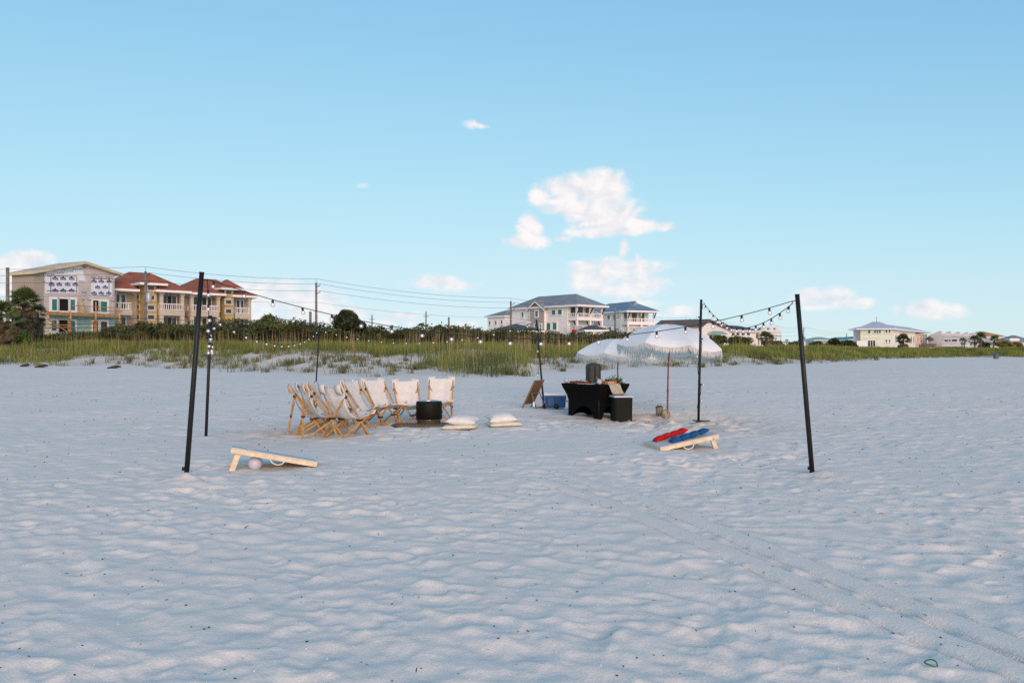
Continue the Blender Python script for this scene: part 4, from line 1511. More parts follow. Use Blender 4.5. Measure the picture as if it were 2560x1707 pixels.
def green_house():
    B = Bld('green_house', 'long pale green and peach townhouse row with pale metal roof', (74.9, 172), (81.5, 169.5), 'house')
    r = B.root
    x0, x1 = B.x(2151), B.x(2234)
    ze = B.at(2185, 824)[1]
    zp = B.at(2185, 807, 3.5)[1]
    # the row recedes to the right along the beach
    B.box('front_wall', x0, x1, 0, 8, 0, ze, M_MINT)
    zb = B.at(2190, 841)[1]
    B.box('band', x0 - .02, x1 + .02, -.05, -.003, zb - .1, zb + .12, M_TRIM)
    MB().hip(x0 - .8, x1 + .5, -.8, 8.8, ze, zp - ze, .25, 0, (((x0 + x1) / 2 - .6, 3.6), ((x0 + x1) / 2 + .8, 4.4)), 1).build('front_roof', [M_PALER, M_TRIM], r)
    B.wpx(2170, 2176, 823.5 + 1, 834, 0, pm=M_TEALG)
    B.wpx(2185, 2202, 823.5 + 1, 833, 0, pm=M_TEALG, mull=2)
    B.wpx(2170, 2188, 851, 866, 0, mull=2, name='door')
    for px in (2214, 2222):
        B.wpx(px, px + 4, 823.5 + 1, 832, 0)
        B.wpx(px, px + 4, 849, 858, 0, name='door')
    zd = B.at(2230, 866)[1]
    B.box('deck_floor', B.x(2196), B.x(2256), -3, -.06, zd - .35, zd, M_TRIM)
    B.rail([(B.x(2196, -3), -2.95), (B.x(2256, -3), -2.95)], zd, zd + 1.0)
    B.box('garden_wall', B.x(2142, -1), B.x(2168, -1), -1.2, -1.0, 0, B.at(2155, 852)[1], M_TRIM)
    # receding wing
    C = Bld('wing_tmp', 'x', (x1 * B.c + B.O[0] - B.s * .5, B.O[1] + .5 + x1 * B.s), (108.0, 208))
    ln = C.L
    ze2 = ze - .1
    cols = [M_WHITE, M_WHITE, M_TRIM, M_PEACH, M_PEACH, M_TEALW]
    cuts = [0, .2, .42, .6, .8, .955, 1]
    for k in range(6):
        a, b = cuts[k] * ln, cuts[k + 1] * ln
        C.box('unit_wall', a + (.003 if k else 0), b, .003 * k, 8, 0, ze2 - .3 * (k > 2), cols[k])
        if k < 5:
            n = 2
            for i in range(n):
                xa = a + (b - a) * (.18 + .42 * i)
                C.window(xa, xa + 1.5, ze2 - 2.6, ze2 - 1.0, .003 * k, fw=.12)
                C.window(xa, xa + 1.5, ze2 - 6.6, ze2 - 4.6, .003 * k, fw=.12, name='door')
            C.box('unit_canopy', a + .4, b - .4, -1.4, -.01, ze2 - 3.9, ze2 - 3.65, M_GREYR)
    MB().hip(-1, ln + 1.0, -.9, 9, ze2, zp - ze - .2, .25, 0, None, 1).build('wing_roof', [M_PALER, M_TRIM], C.root)
    # fold the wing into the house
    Mw = Matrix.Translation(C.root.location) @ Euler(C.root.rotation_euler).to_matrix().to_4x4()
    Bw = Matrix.Translation(r.location) @ Euler(r.rotation_euler).to_matrix().to_4x4()
    for ch in list(C.root.children):
        ch.parent = r
        ch.matrix_parent_inverse = Bw.inverted() @ Mw
    bpy.data.objects.remove(C.root)
    MB().tube([(B.x(2194), 3.6, zp), (B.x(2194), 3.6, zp + 1.3)], .05, 6).build('antenna', M_DARKR, r)


green_house()


def terrace():
    B = Bld('grey_terrace', 'grey terrace of shed roofed beach houses behind the palms', (104, 200), (110.2, 193.8), 'house')
    r = B.root

    def P(px, py):
        return B.at(px, py)
    prof = [P(2320, 868), P(2320, 839), P(2349, 827), P(2353.5, 827), P(2353.5, 836), P(2412, 848), P(2420, 850), P(2420, 868)]
    prof = [(x, max(0, z)) for x, z in prof]
    prof[0] = (prof[0][0], 0)
    prof[-1] = (prof[-1][0], 0)
    U = 7.2
    for k in range(5):
        v = U * k
        # party wall stands above the roofs like a fin
        MB().prism(prof, v, v + .35).build('party_wall', M_GREYW, r)
        low = [(x, max(0, z - (.55 if z > 3 else 0))) for x, z in prof]
        MB().prism(low, v + .352, v + U - .002).build('unit_wall', M_GREYW, r)
        # dark slope towards the sea
        (xa, za), (xb, zb) = low[4], low[6]
        MB().prism([(xa + .05, za + .02), (xb + .3, zb - .02), (xb + .3, zb + .16), (xa + .05, za + .2)], v + .353, v + U - .003).build('roof_slope', M_DARKR, r)
        xs = prof[6][0]
        for i in range(2):
            mb = MB().box(xs - .05, xs + .08, v + .9 + 3 * i, v + 3.3 + 3 * i, 2.2, 3.5)
            d = mb.build('window', M_TRIM, r)
            MB().box(xs + .081, xs + .10, v + 1.05 + 3 * i, v + 3.15 + 3 * i, 2.35, 3.35).build('pane', M_GLASS, d)
        B.box('deck_floor', xs + .002, xs + 2.4, v + .1, v + U - .1, 1.2, 1.4, M_TRIM)
        B.rail([(xs + 2.3, v + .2), (xs + 2.3, v + U - .2)], 1.4, 2.3)
    for a in ((2361, 2370, 849, 855), (2372, 2377, 849, 855), (2380, 2393, 848, 855)):
        B.wpx(*a, 0.0, fw=.2)
    zd = B.at(2380, 863)[1]
    B.box('end_deck', B.x(2362), B.x(2420), -2.2, -.02, zd - .3, zd, M_TRIM)
    B.rail([(B.x(2362), -2.15), (B.x(2420), -2.15)], zd, zd + .9)
    MB().hip(B.x(2320), B.x(2336), -2.5, -.05, B.at(2328, 850)[1], .7, .2).build('porch_roof', M_DARKR, r)
    B.box('side_deck', B.x(2318), B.x(2350), -4.5, -2.6, B.at(2334, 868)[1], B.at(2334, 859)[1], M_DECK)


terrace()
simple_house('orange_house', 'white house with orange hipped roof at the far right', (151, 262), (160, 262), (2448, 2510), 844, 831, 12, M_TRIM, M_ORANGER, [(2480, 2484, 846, 849), (2490, 2494, 846, 849)], ov=1.0)
G6 = simple_house('grey_house', 'house with big grey roof and long dormer cut by the right edge', (141, 230), (154, 230), (2516, 2600), 859, 840, 9, M_TRIM, M_GREYR, [(2540, 2556, 861, 864)], ov=.6)
xa, za = G6.at(2528, 852, -.2)
xb, _ = G6.at(2552, 852, -.2)
MB().box(xa, xb, .4, 3, za, za + .7).build('dormer', M_TRIM, G6.root)
simple_house('mint_roof_house', 'white house with pale mint green hipped roof behind the bushes', (83, 210), (92, 210), (2042, 2076), 852, 845, 8, M_TRIM, M_MINTR, ov=1.2)
simple_house('teal_roof_house', 'white house with teal roof beside the utility pole, left of two', (99, 240), (108, 240), (2100, 2120), 850, 845, 8, M_TRIM, M_TEALR, ov=1.0)
simple_house('teal_roof_house', 'white house with teal roof touching the pale green house', (95, 220), (104, 220), (2124, 2150), 850, 844, 8, M_TRIM, M_TEALR, ov=1.0)
simple_house('low_house', 'low pale house with flat roof behind the dune near the tiny palm', (78, 240), (84, 240), (1955, 1985), 858, 856, 8, M_TRIM, M_DARKR, ov=.6)

# ------------------------------------------------------------------ utility poles and wires
M_POLE = mat('weathered_pole', (.20, .18, .145), .85, .2, 2)
M_WIRE = mat('wire', (.05, .05, .055), .6, 0)
M_GALV = mat('galvanised', (.42, .43, .43), .45, .08, 3, metal=.3)
UP = [(364, 88, 667, 'grey utility pole with transformer in front of the tan house'),
      (790.5, 102, 697, 'tall utility pole left of the round tree'),
      (1277, 121, 745, 'utility pole with street lamp at the left of the white house'),
      (1538, 136, 768, 'utility pole in front of the second white house'),
      (1715, 185, 793, 'utility pole over the blue roof beside the umbrella top'),
      (1809, 205, 800, 'utility pole beside the brown gable'),
      (1925, 240, 810, 'utility pole among the stepped gables'),
      (2009, 300, 815, 'utility pole just right of the front right light pole'),
      (2116, 390, 831, 'distant utility pole over the teal roofs')]
tops = []
for i, (px, Y, py, lab) in enumerate(UP):
    X = px2w(px, Y)
    zt = CAMZ + (HY - py) / FPX * Y
    t = thing('utility_pole', lab, 'utility pole', (X, Y, 0))
    MB().tube([(0, 0, 0), (0, 0, zt - .5)], [.19, .13], 9).build('post', M_POLE, t, True)
    MB().tube([(0, 0, zt - .55), (0, 0, zt)], .035, 6).build('ridge_pin', M_GALV, t)
    for k in (1, 2):
        zz = zt - .55 - .85 * k + .5
        MB().tube([(0, 0, zz - .2), (.55, -.25, zz + .05), (.55, -.25, zz + .22)], .045, 6).build('insulator', M_INK, t)
    tops.append((X, Y, zt))
    if i == 0:
        MB().lathe([(.0001, -.55), (.28, -.55), (.3, -.5), (.3, .45), (.27, .5), (.0001, .55)], 14, c=(.42, -.15, zt - 3.4)).build('transformer', M_GALV, t, True)
    if i == 2:
        MB().tube([(0, 0, zt - 4.1), (1.3, -.6, zt - 3.8), (2.4, -.9, zt - 3.7)], .05, 6).build('lamp_arm', M_GALV, t)
        MB().box(2.2, 3.1, -1.1, -.8, zt - 3.8, zt - 3.6).build('lamp_head', M_GALV, t)
    if i == 7:
        MB().lathe([(.0001, -.5), (.28, -.5), (.28, .5), (.0001, .5)], 10, c=(.4, -.15, zt - 4.5)).build('transformer', M_GALV, t, True)


def wire(name, label, pts, sag, r=.017):
    full = []
    for a, b in zip(pts[:-1], pts[1:]):
        a, b = Vector(a), Vector(b)
        s = sag * min(1.0, ((b - a).length / 45) ** 2 + .25)
        for k in range(12):
            u = k / 12
            p = a.lerp(b, u)
            p.z -= 4 * s * u * (1 - u)
            full.append(p)
    full.append(Vector(pts[-1]))
    o = MB().tube(full, r, 4, cap=False).build(name, M_WIRE)
    return tag(o, label, 'wire', 'power lines above the dunes')


first = (-83.0, 79.0)


def line(dz, dx, z_first):
    return [(first[0], first[1], z_first)] + [(x + dx, y - .2 * (dx > 0), z + dz) for x, y, z in tops]


wire('power_line', 'topmost power line strung along the utility poles', line(0, 0, 11.0), .8)
wire('power_line', 'second power line from the top along the utility poles', line(-.68, .55, 10.3), .8)
wire('power_line', 'third power line from the top along the utility poles', line(-1.53, .55, 9.6), .8)
wire('power_line', 'faint neutral wire below the three upper power lines', line(-3.0, .15, 7.9), .7, .012)
for k, (dz, lab) in enumerate(((-5.6, 'upper of the low cables on the utility poles'), (-6.2, 'lower of the low cables on the utility poles'), (-6.6, 'lowest cable along the utility poles above the scrub'))):
    wire('low_cable', lab, [(first[0], first[1], 5.2 - .5 * k)] + [(x + .2, y - .15, max(2.9 - .3 * k, min(z + dz, 4.9 - .35 * k))) for x, y, z in tops[:7]], .35, .028)

for px, Y, pt, lab, hard in ((19, 70, 669, 'plain wooden post above the fan palms at the left edge', 0), (776, 90, 779, 'short wooden stub post beside the tall utility pole', 0),
                             (1065, 120, 779, 'small inland utility pole with transformer behind the scrub', 1), (1122, 125, 793, 'bare dark post right of the small inland pole', 0), (930, 125, 787, 'small inland utility pole behind the dark tree', 1),
                             (1996, 150, 849, 'short dark post beside the front right light pole', 0)):
    X = px2w(px, Y)
    zt = CAMZ + (HY - pt) / FPX * Y
    t = thing('wooden_post', lab, 'post', (X, Y, 0))
    MB().tube([(0, 0, 0), (0, 0, zt)], [.17, .14] if not hard else [.11, .09], 8).build('post', M_POLE if not hard else M_DECK, t, True)
    if hard:
        MB().box(-.4, .4, -.05, .05, zt - .75, zt - .66).build('cross_arm', M_DECK, t)
        MB().lathe([(.0001, -.5), (.3, -.5), (.3, .5), (.0001, .5)], 10, c=(-.2, -.4, zt - 4.0)).build('transformer', M_GALV, t, True)

# ------------------------------------------------------------------ light poles and bulb strings
M_BLACKP = mat('black_steel', (.011, .012, .008), .5, .25, 5, spec=.35)
M_CORD = mat('black_cord', (.010, .010, .010), .6, 0)
M_SOCK = mat('black_socket', (.008, .008, .008), .5, 0)
M_LITE = mat('lit_filament', (.9, .85, .8), .5, 0, emit=(1.0, .86, .78), emit_s=1.25)


def bulb_glass():
    m = bpy.data.materials.new('bulb_glass')
    m.use_nodes = True
    N, L = m.node_tree.nodes, m.node_tree.links
    N.remove(N['Principled BSDF'])
    tr = N.new('ShaderNodeBsdfTransparent')
    tr.inputs[0].default_value = (.93, .88, .87, 1)
    gl = N.new('ShaderNodeBsdfGlossy')
    gl.inputs['Roughness'].default_value = .08
    df = N.new('ShaderNodeBsdfDiffuse')
    df.inputs[0].default_value = (.75, .62, .60, 1)
    fr = N.new('ShaderNodeLayerWeight')
    fr.inputs[0].default_value = .35
    a = N.new('ShaderNodeMixShader')
    a.inputs[0].default_value = .55
    L.new(gl.outputs[0], a.inputs[1])
    L.new(df.outputs[0], a.inputs[2])
    mr = N.new('ShaderNodeMapRange')
    L.new(fr.outputs['Facing'], mr.inputs[0])
    mr.inputs['To Min'].default_value = .22
    mr.inputs['To Max'].default_value = .85
    b = N.new('ShaderNodeMixShader')
    L.new(mr.outputs[0], b.inputs[0])
    L.new(tr.outputs[0], b.inputs[1])
    L.new(a.outputs[0], b.inputs[2])
    L.new(b.outputs[0], N['Material Output'].inputs[0])
    return m


M_BULB = bulb_glass()
TOP = dict(A=(-3.70, 9.54, 2.466), B=(-5.27, 14.0, 2.134), C=(-7.215, 30.0, 2.415), D=(3.554, 9.97, 2.233), E=(3.973, 16.8, 2.585), F=(.68, 22.3, 2.363))
PLAB = dict(A='tall dark steel pole planted in a sand heap, front left', B='thinner dark pole behind the front left pole with bulbs bunched on it',
            C='dark pole at the back beside the dune, left of the chairs', D='tall leaning dark pole standing alone at the front right',
            E='dark pole with a flat base plate behind the board with bean bags', F='leaning dark pole beside the folding sign and blue cooler')
for k in 'ABCDEF':
    bx, by = POLES[k]
    tx, ty, tz = TOP[k]
    gz = ground(bx, by)
    t = thing('light_pole', PLAB[k], 'pole', (bx, by, gz), 0, 'poles carrying the string lights')
    d = Vector((tx - bx, ty - by, tz - gz))
    rr = .030 if k in 'AD' else .026
    MB().tube([-d * .06, d * .5, d], [rr, rr, rr * .93], 14).build('shaft', M_BLACKP, t, True)
    MB().tube([d * .999, d * 1.004], [rr * 1.03, rr * 1.0], 14).build('cap', M_BLACKP, t)
    sg = -1 if k in 'DF' else 1
    MB().tube([d * .965 + Vector((sg * rr, 0, 0)), d * .965 + Vector((sg * (rr + .03), 0, 0)), d * .957 + Vector((sg * (rr + .045), 0, 0))], .006, 6).build('hook', M_BLACKP, t)
    if k in 'AD':
        MB().tube([d * .012 + Vector((-rr - .014, -.01, 0)), d * .03 + Vector((-rr - .012, -.01, 0))], .014, 8).build('clamp_screw', M_BLACKP, t)
    if k == 'E':
        MB().lathe([(.0001, -.005), (.12, -.005), (.12, .010), (.03, .018), (.0001, .018)], 20, c=(.0, 0, .012)).build('base_plate', M_BLACKP, t)
        MB().box(.118, .24, -.022, .022, .0, .022).build('base_foot', M_BLACKP, t)

bm_s = MB().lathe([(.0001, .0), (.013, .0), (.015, -.012), (.015, -.034), (.011, -.04), (.0001, -.04)], 10)
so = bm_s.build('socket', M_SOCK)
ME_SOCK = so.data
bpy.data.objects.remove(so)
gb = MB().lathe([(.0001, -.088), (.012, -.086), (.021, -.079), (.0265, -.066), (.0265, -.058), (.021, -.046), (.012, -.038), (.010, -.034)], 14)
so = gb.build('bulb', M_BULB, None, True)
ME_BULB = so.data
bpy.data.objects.remove(so)
fb = MB().sphere((0, 0, -.062), .0105, 8, 6, 0, 1.15)
so = fb.build('filament', M_LITE, None, True)
ME_FIL = so.data
bpy.data.objects.remove(so)


def light_string(label, pts, us, r=.0055, hang=None, tilt=.18, bend=None):
    """pts: dense polyline in the world; us: where along it (0-1) the bulbs hang"""
    pts = [Vector(p) for p in pts]
    t = thing('string_lights', label, 'string lights', tuple(pts[0]), 0, 'festoon bulbs strung between the poles')
    loc = [p - pts[0] for p in pts]
    MB().tube(loc, r, 6).build('cord', M_CORD, t)
    ln = [0]
    for a, b in zip(loc[:-1], loc[1:]):
        ln.append(ln[-1] + (b - a).length)
    for i, u in enumerate(us):
        s = u * ln[-1]
        j = max(0, min(len(loc) - 2, next((q for q in range(len(ln) - 1) if ln[q + 1] >= s), len(loc) - 2)))
        f = (s - ln[j]) / max(1e-6, ln[j + 1] - ln[j])
        p = loc[j].lerp(loc[j + 1], f)
        rot = (R.uniform(-tilt, tilt), R.uniform(-tilt, tilt), R.uniform(0, 6))
        if hang:
            rot = hang[i]
        b = inst(ME_BULB, 'bulb', t, tuple(p), rot)
        inst(ME_SOCK, 'socket', b)
        inst(ME_FIL, 'filament', b)
    return t


def caten(a, b, sag, n=40, skew=0.0):
    a, b = Vector(a), Vector(b)
    out = []
    for i in range(n + 1):
        u = i / n
        p = a.lerp(b, u)
        p.z -= 4 * sag * u * (1 - u) * (1 + skew * (u - .5))
        out.append(p)
    return out


def tp(k, dz=.07, dx=0.0):
    x, y, z = TOP[k]
    return (x + dx, y, z - dz)


light_string('longest bulb string sagging from the front left to the front right pole', caten(tp('A', .075, .06), tp('D', .075, -.05), .585, 60, .10), [.012 + i * .0497 for i in range(20)])
light_string('drooping bulb string bunched between the two left poles', caten(tp('A', .08, .07), tp('B', .02, .03), .68, 40, .35), [.05, .12, .19, .26, .33, .40, .48, .55, .62, .69, .76, .82, .88, .94], tilt=.5)
light_string('bulb string from the rear left pole back to the dune pole', caten(tp('B', .02, .05), tp('C', .12, -.02), .52, 40, .1), [.03 + i * .0715 for i in range(14)])
light_string('bulb string across the grass between the dune pole and the leaning pole', caten(tp('C', .12, .05), tp('F', .06, -.03), .50, 40, .1), [.03 + i * .0628 for i in range(16)])
light_string('short bulb string dipping between the two right poles', caten(tp('E', .05, .05), tp('D', .10, -.05), .42, 40, -.1), [.04 + i * .0665 for i in range(15)])
bx, by = POLES['E']
tail = []
for i in range(46):
    u = i / 45
    z = 2.45 * (1 - u) + .28 * u
    f = z / 2.585
    a = u * 15
    tail.append((bx + (TOP['E'][0] - bx) * f + .038 * math.cos(a), by + .038 * math.sin(a), z + ground(bx, by)))
light_string('loose end of a bulb string wound down the base plate pole', tail, [.12, .33, .50, .77, .93], hang=[(0, 1.4, .2), (0, 1.4, 3.0), (0, 1.5, .1), (0, 1.4, 3.1), (0, 1.4, 3.2)])
fx, fy = POLES['F']
tail = [(fx + (TOP['F'][0] - fx) * z / 2.363 - .05 - .05 * math.sin(z * 3), fy - .04, z + .4) for z in [1.95 - .06 * i for i in range(26)]]
light_string('cord end hanging beside the leaning pole by the sign', tail, [.18, .55, .97], tilt=.8)

# ------------------------------------------------------------------ folding canvas chairs
M_BAMBOO = mat('chair_wood', (.53, .29, .09), .5, .22, 14)
M_CANVAS = mat('canvas', (.85, .82, .76), .9, .06, 6, .3, 60, trans=.22)
M_HINGE = mat('black_hinge', (.012, .012, .012), .5, 0)


def canvas_mesh():
    nu, nv = 12, 26
    prof = [(-.395, .935), (-.375, .90), (-.335, .80), (-.28, .68), (-.22, .56), (-.15, .45), (-.07, .375), (.02, .345), (.12, .345), (.22, .365), (.31, .40), (.38, .435), (.425, .46)]
    V, F_ = [], []
    rg = random.Random(4)
    for j in range(nv + 1):
        t = j / nv * (len(prof) - 1)
        k = min(int(t), len(prof) - 2)
        f = t - k
        y = prof[k][0] * (1 - f) + prof[k + 1][0] * f
        z = prof[k][1] * (1 - f) + prof[k + 1][1] * f
        s = j / nv
        wid = .298 - .038 * float(smooth(.16, .32, s)) + .03 * float(smooth(.8, .95, s)) - (.012 if j in (0, nv) else 0)
        y += .035 * (1 - float(smooth(.12, .34, s)))
        for i in range(nu + 1):
            u = i / nu * 2 - 1
            sag = (1 - u * u) * .045 * math.sin(math.pi * min(1, s * 1.05)) ** .7
            dip = .035 * (1 - u * u) * (1 if j == 0 else .5 if j == 1 else 0)
            dip2 = .05 * (1 - u * u) * (1 if j == nv else .5 if j == nv - 1 else 0)
            wr = .006 * math.sin(u * 9 + s * 14) * math.sin(s * 21 + u * 2)
            ny, nz = (.45, -.9) if .3 < s < .9 else (-.9, -.4)
            V.append((u * wid, y + sag * ny * .6 + wr, z + sag * nz - dip - dip2 + wr))
    for j in range(nv):
        for i in range(nu):
            a = j * (nu + 1) + i
            F_.append((a, a + 1, a + nu + 2, a + nu + 1))
    # corner pockets slipped over the pole ends
    for sx in (-1, 1):
        for (y, z, dy, dz) in ((-.395, .935, .05, -.17), (.425, .46, -.13, -.055)):
            o = len(V)
            for q in range(4):
                c = q / 3
                for p in range(3):
                    w = .29 - .075 * p
                    V.append((sx * (w + .012 * (p == 0)), y + dy * c + (-.028 if dz < -.1 else .012) * math.sin(c * 3.1), z + dz * c + .01 * (1 - c) - (.03 if dz > -.1 else 0) * math.sin(c * 3.1)))
            for q in range(3):
                for p in range(2):
                    a = o + q * 3 + p
                    F_.append((a, a + 1, a + 4, a + 3))
    return V, F_


def chair_parts():
    P = {}
    legs = []
    w = .265
    for sx in (-1, 1):
        legs.append(('side_rail', (sx * w, .33, -.03), (sx * w, -.385, .92)))
        legs.append(('rear_leg', (sx * w, -.26, .725), (-sx * .235, -.40, -.03)))
        legs.append(('front_leg', (sx * w, .405, .44), (-sx * .225, .30, -.03)))
        legs.append(('side_brace', (sx * (w - .02), .415, .445), (sx * (w - .03), -.36, -.03)))
    out = []
    for i, (n, a, b) in enumerate(legs):
        o = MB().bar(a, b, .034, .027, (1, 0, 0)).build(n, M_BAMBOO, None, bevel=.006)
        out.append((n, o))
    hin = [((0, .353, .205), 'x'), ((0, -.333, .345), 'x'), ((.262, .075, .30), 'y'), ((-.262, .075, .30), 'y')]
    for (c, ax) in hin:
        mb = MB()
        if ax == 'x':
            mb.box(c[0] - .075, c[0] + .075, c[1] - .02, c[1] + .02, c[2] - .016, c[2] + .016)
        else:
            mb.box(c[0] - .02, c[0] + .02, c[1] - .06, c[1] + .06, c[2] - .016, c[2] + .016)
        out.append(('hinge', mb.build('hinge', M_HINGE, None, bevel=.005)))
    for sx in (-1, 1):
        mb = MB().box(sx * w - .022, sx * w + .022, -.285, -.235, .70, .745)
        out.append(('hinge', mb.build('hinge', M_HINGE, None, bevel=.004)))
    V, F_ = canvas_mesh()
    o = MB().add(V, F_).build('canvas_sling', M_CANVAS, None, True)
    s = o.modifiers.new('s', 'SOLIDIFY')
    s.thickness = .005
    out.append(('canvas_sling', o))
    return out


proto = chair_parts()


def chair(x, y, fx, fy, label, sc=1.0):
    t = thing('folding_chair', label, 'chair', (x, y, ground(x, y)), math.atan2(-fx, fy), 'canvas chairs around the fire pit')
    for n, o in proto:
        c = o.copy()
        COL.objects.link(c)
        c.parent = t
    t.scale = (sc, sc, sc)
    return t


chair(-3.80, 15.0, .97, .22, 'leftmost canvas chair, its rear legs seen edge on')
chair(-3.47, 14.55, .86, .50, 'canvas chair seen from behind, second from the left')
chair(-2.96, 14.35, .62, .78, 'nearest canvas chair, back turned, with the long front pole')
chair(-3.62, 15.95, 1.0, .0, 'canvas chair mostly hidden behind the two with their backs turned', .98)
chair(-2.98, 16.25, .93, -.36, 'white canvas chair turned right, just behind the nearest chair')
chair(-2.72, 16.95, .72, -.69, 'white canvas chair facing half right, middle of the row')
chair(-2.22, 17.25, .35, -.94, 'cream canvas chair facing forward, left of the fire pit')
chair(-1.58, 17.65, .03, -1.0, 'white canvas chair standing directly behind the fire pit', 1.0)
for n, o in proto:
    bpy.data.objects.remove(o)

# ------------------------------------------------------------------ fire pit, rug, cushions
M_PIT = mat('black_enamel', (.009, .009, .005), .6, .15, 5, spec=.15)
M_STEEL = mat('brushed_steel', (.55, .54, .52), .3, .06, 12, metal=.9)
M_JUTE = mat('jute_rug', (.26, .17, .085), .95, .3, 30, .8, 90)
M_PILLOW = mat('white_cotton', (.74, .71, .65), .9, .05, 9, .35, 45)
M_PAD = mat('cream_canvas', (.70, .65, .49), .9, .06, 9, .3, 50)
fx, fy = -1.71, 16.5
gz = ground(fx, fy)
t = thing('fire_pit', 'round black steel fire pit on a brown rug amid the chairs', 'fire pit', (fx, fy, gz + .032))
MB().lathe([(.262, .085), (.268, .09), (.268, .425), (.262, .44), (.245, .455), (.212, .46), (.205, .45), (.205, .12), (.20, .11), (.0001, .11)], 40).build('drum', M_PIT, t, True)
MB().lathe([(.235, .452), (.206, .466), (.195, .462), (.197, .448), (.235, .440)], 40).build('flame_ring', M_STEEL, t, True)
MB().lathe([(.215, -.02), (.235, .0), (.235, .075), (.255, .084), (.0001, .084)], 40).build('base_ring', M_STEEL, t, True)
for k in range(34):
    a = 2 * math.pi * k / 34
    for j in range(2):
        aa = a + (math.pi / 34 if j else 0)
        z = .022 + .03 * j
        MB().tube([(.2345 * math.cos(aa), .2345 * math.sin(aa), z), (.2375 * math.cos(aa), .2375 * math.sin(aa), z)], .0105, 6).build('vent_hole', M_DARK, t)  # dark disc on the ring, painted as the shade of a hole

t = MB()
nr, na = 6, 40
vs = [(0, 0, .012)]
fs = []
for i in range(1, nr + 1):
    for k in range(na):
        a = 2 * math.pi * k / na
        rr = i / nr
        px_, py_ = .72 * rr * math.cos(a), .52 * rr * math.sin(a)
        vs.append((px_ * (1 + .05 * math.sin(3 * a)), py_ * (1 + .05 * math.cos(4 * a)), .012 + .014 * rr * math.sin(5 * a + 2 * rr) - (.01 if i == nr else 0)))
for k in range(na):
    fs.append((0, 1 + k, 1 + (k + 1) % na))
for i in range(nr - 1):
    for k in range(na):
        a, b = 1 + i * na + k, 1 + i * na + (k + 1) % na
        fs.append((a, a + na, b + na, b))
t.add(vs, fs)
o = t.build('rug', M_JUTE, None, True, loc=(-1.76, 16.32, gz + .012))
sm = o.modifiers.new('s', 'SOLIDIFY')
sm.thickness = .012
tag(o, 'brown woven rug lying under the fire pit', 'rug')


def pillow_mesh(w, h, th, n=16, seed=0, pinch=.10):
    rg = random.Random(seed)
    V, F_ = [], []
    for side in (1, -1):
        for j in range(n + 1):
            for i in range(n + 1):
                u, v = i / n * 2 - 1, j / n * 2 - 1
                e = (max(0, 1 - abs(u) ** 2.6) * max(0, 1 - abs(v) ** 2.6)) ** .55
                px_ = u * w / 2 * (1 - pinch * (1 - v * v) * abs(u))
                py_ = v * h / 2 * (1 - pinch * (1 - u * u) * abs(v))
                wr = .03 * math.sin(5 * u + 3 * v + seed) * math.sin(4 * v - 2 * u)
                V.append((px_, py_, side * th / 2 * e * (1 + wr) + .004 * side))
        off = 0 if side == 1 else (n + 1) ** 2
        for j in range(n):
            for i in range(n):
                a = off + j * (n + 1) + i
                f = (a, a + 1, a + n + 2, a + n + 1)
                F_.append(f if side == 1 else f[::-1])
    k = (n + 1) ** 2
    ring = [i for i in range(n + 1)] + [j * (n + 1) + n for j in range(1, n + 1)] + [n * (n + 1) + i for i in range(n - 1, -1, -1)] + [j * (n + 1) for j in range(n - 1, 0, -1)]
    for a, b in zip(ring, ring[1:] + ring[:1]):
        F_.append((b, a, a + k, b + k))
    return V, F_


for i, (x, y, rz, sx, px_, py_, pr, lab, plab) in enumerate(((-1.0, 15.42, -.10, (.66, .52), -.95, 15.45, (.10, .05, -.15), 'flat cream floor cushion nearest the fire pit', 'white pillow on the cushion nearest the fire pit'),
                                                            (-.17, 15.98, .26, (.66, .52), -.22, 16.06, (.16, -.06, .25), 'flat cream floor cushion further from the fire pit, to the right', 'white pillow on the right hand floor cushion'))):
    gz = ground(x, y)
    t = thing('floor_cushion', lab, 'cushion', (x, y, gz), rz, 'floor cushions by the fire pit')
    mb = MB()
    V, F_ = pillow_mesh(sx[0], sx[1], .085, 14, i, .0)
    V = [(a, b, max(-.035, min(.04, c * 1.5)) + .042 + .012 * math.sin(4 * a + i)) for a, b, c in V]
    mb.add(V, F_).build('pad', M_PAD, t, True)
    V, F_ = pillow_mesh(.58, .50, .19, 18, 3 + i)
    o = MB().add(V, F_).build('pillow', M_PILLOW, None, True, loc=(px_, py_, gz + .160), rot=pr)
    tag(o, plab, 'pillow', 'white pillows on the floor cushions')

# ------------------------------------------------------------------ tossing boards
M_PINEB = mat('pine_board', (.76, .61, .41), .6, .14, 10)
M_GREYB = mat('painted_board', (.56, .56, .52), .55, .06, 6)
M_ROPE = mat('white_rope', (.75, .72, .70), .8, .05, 20)


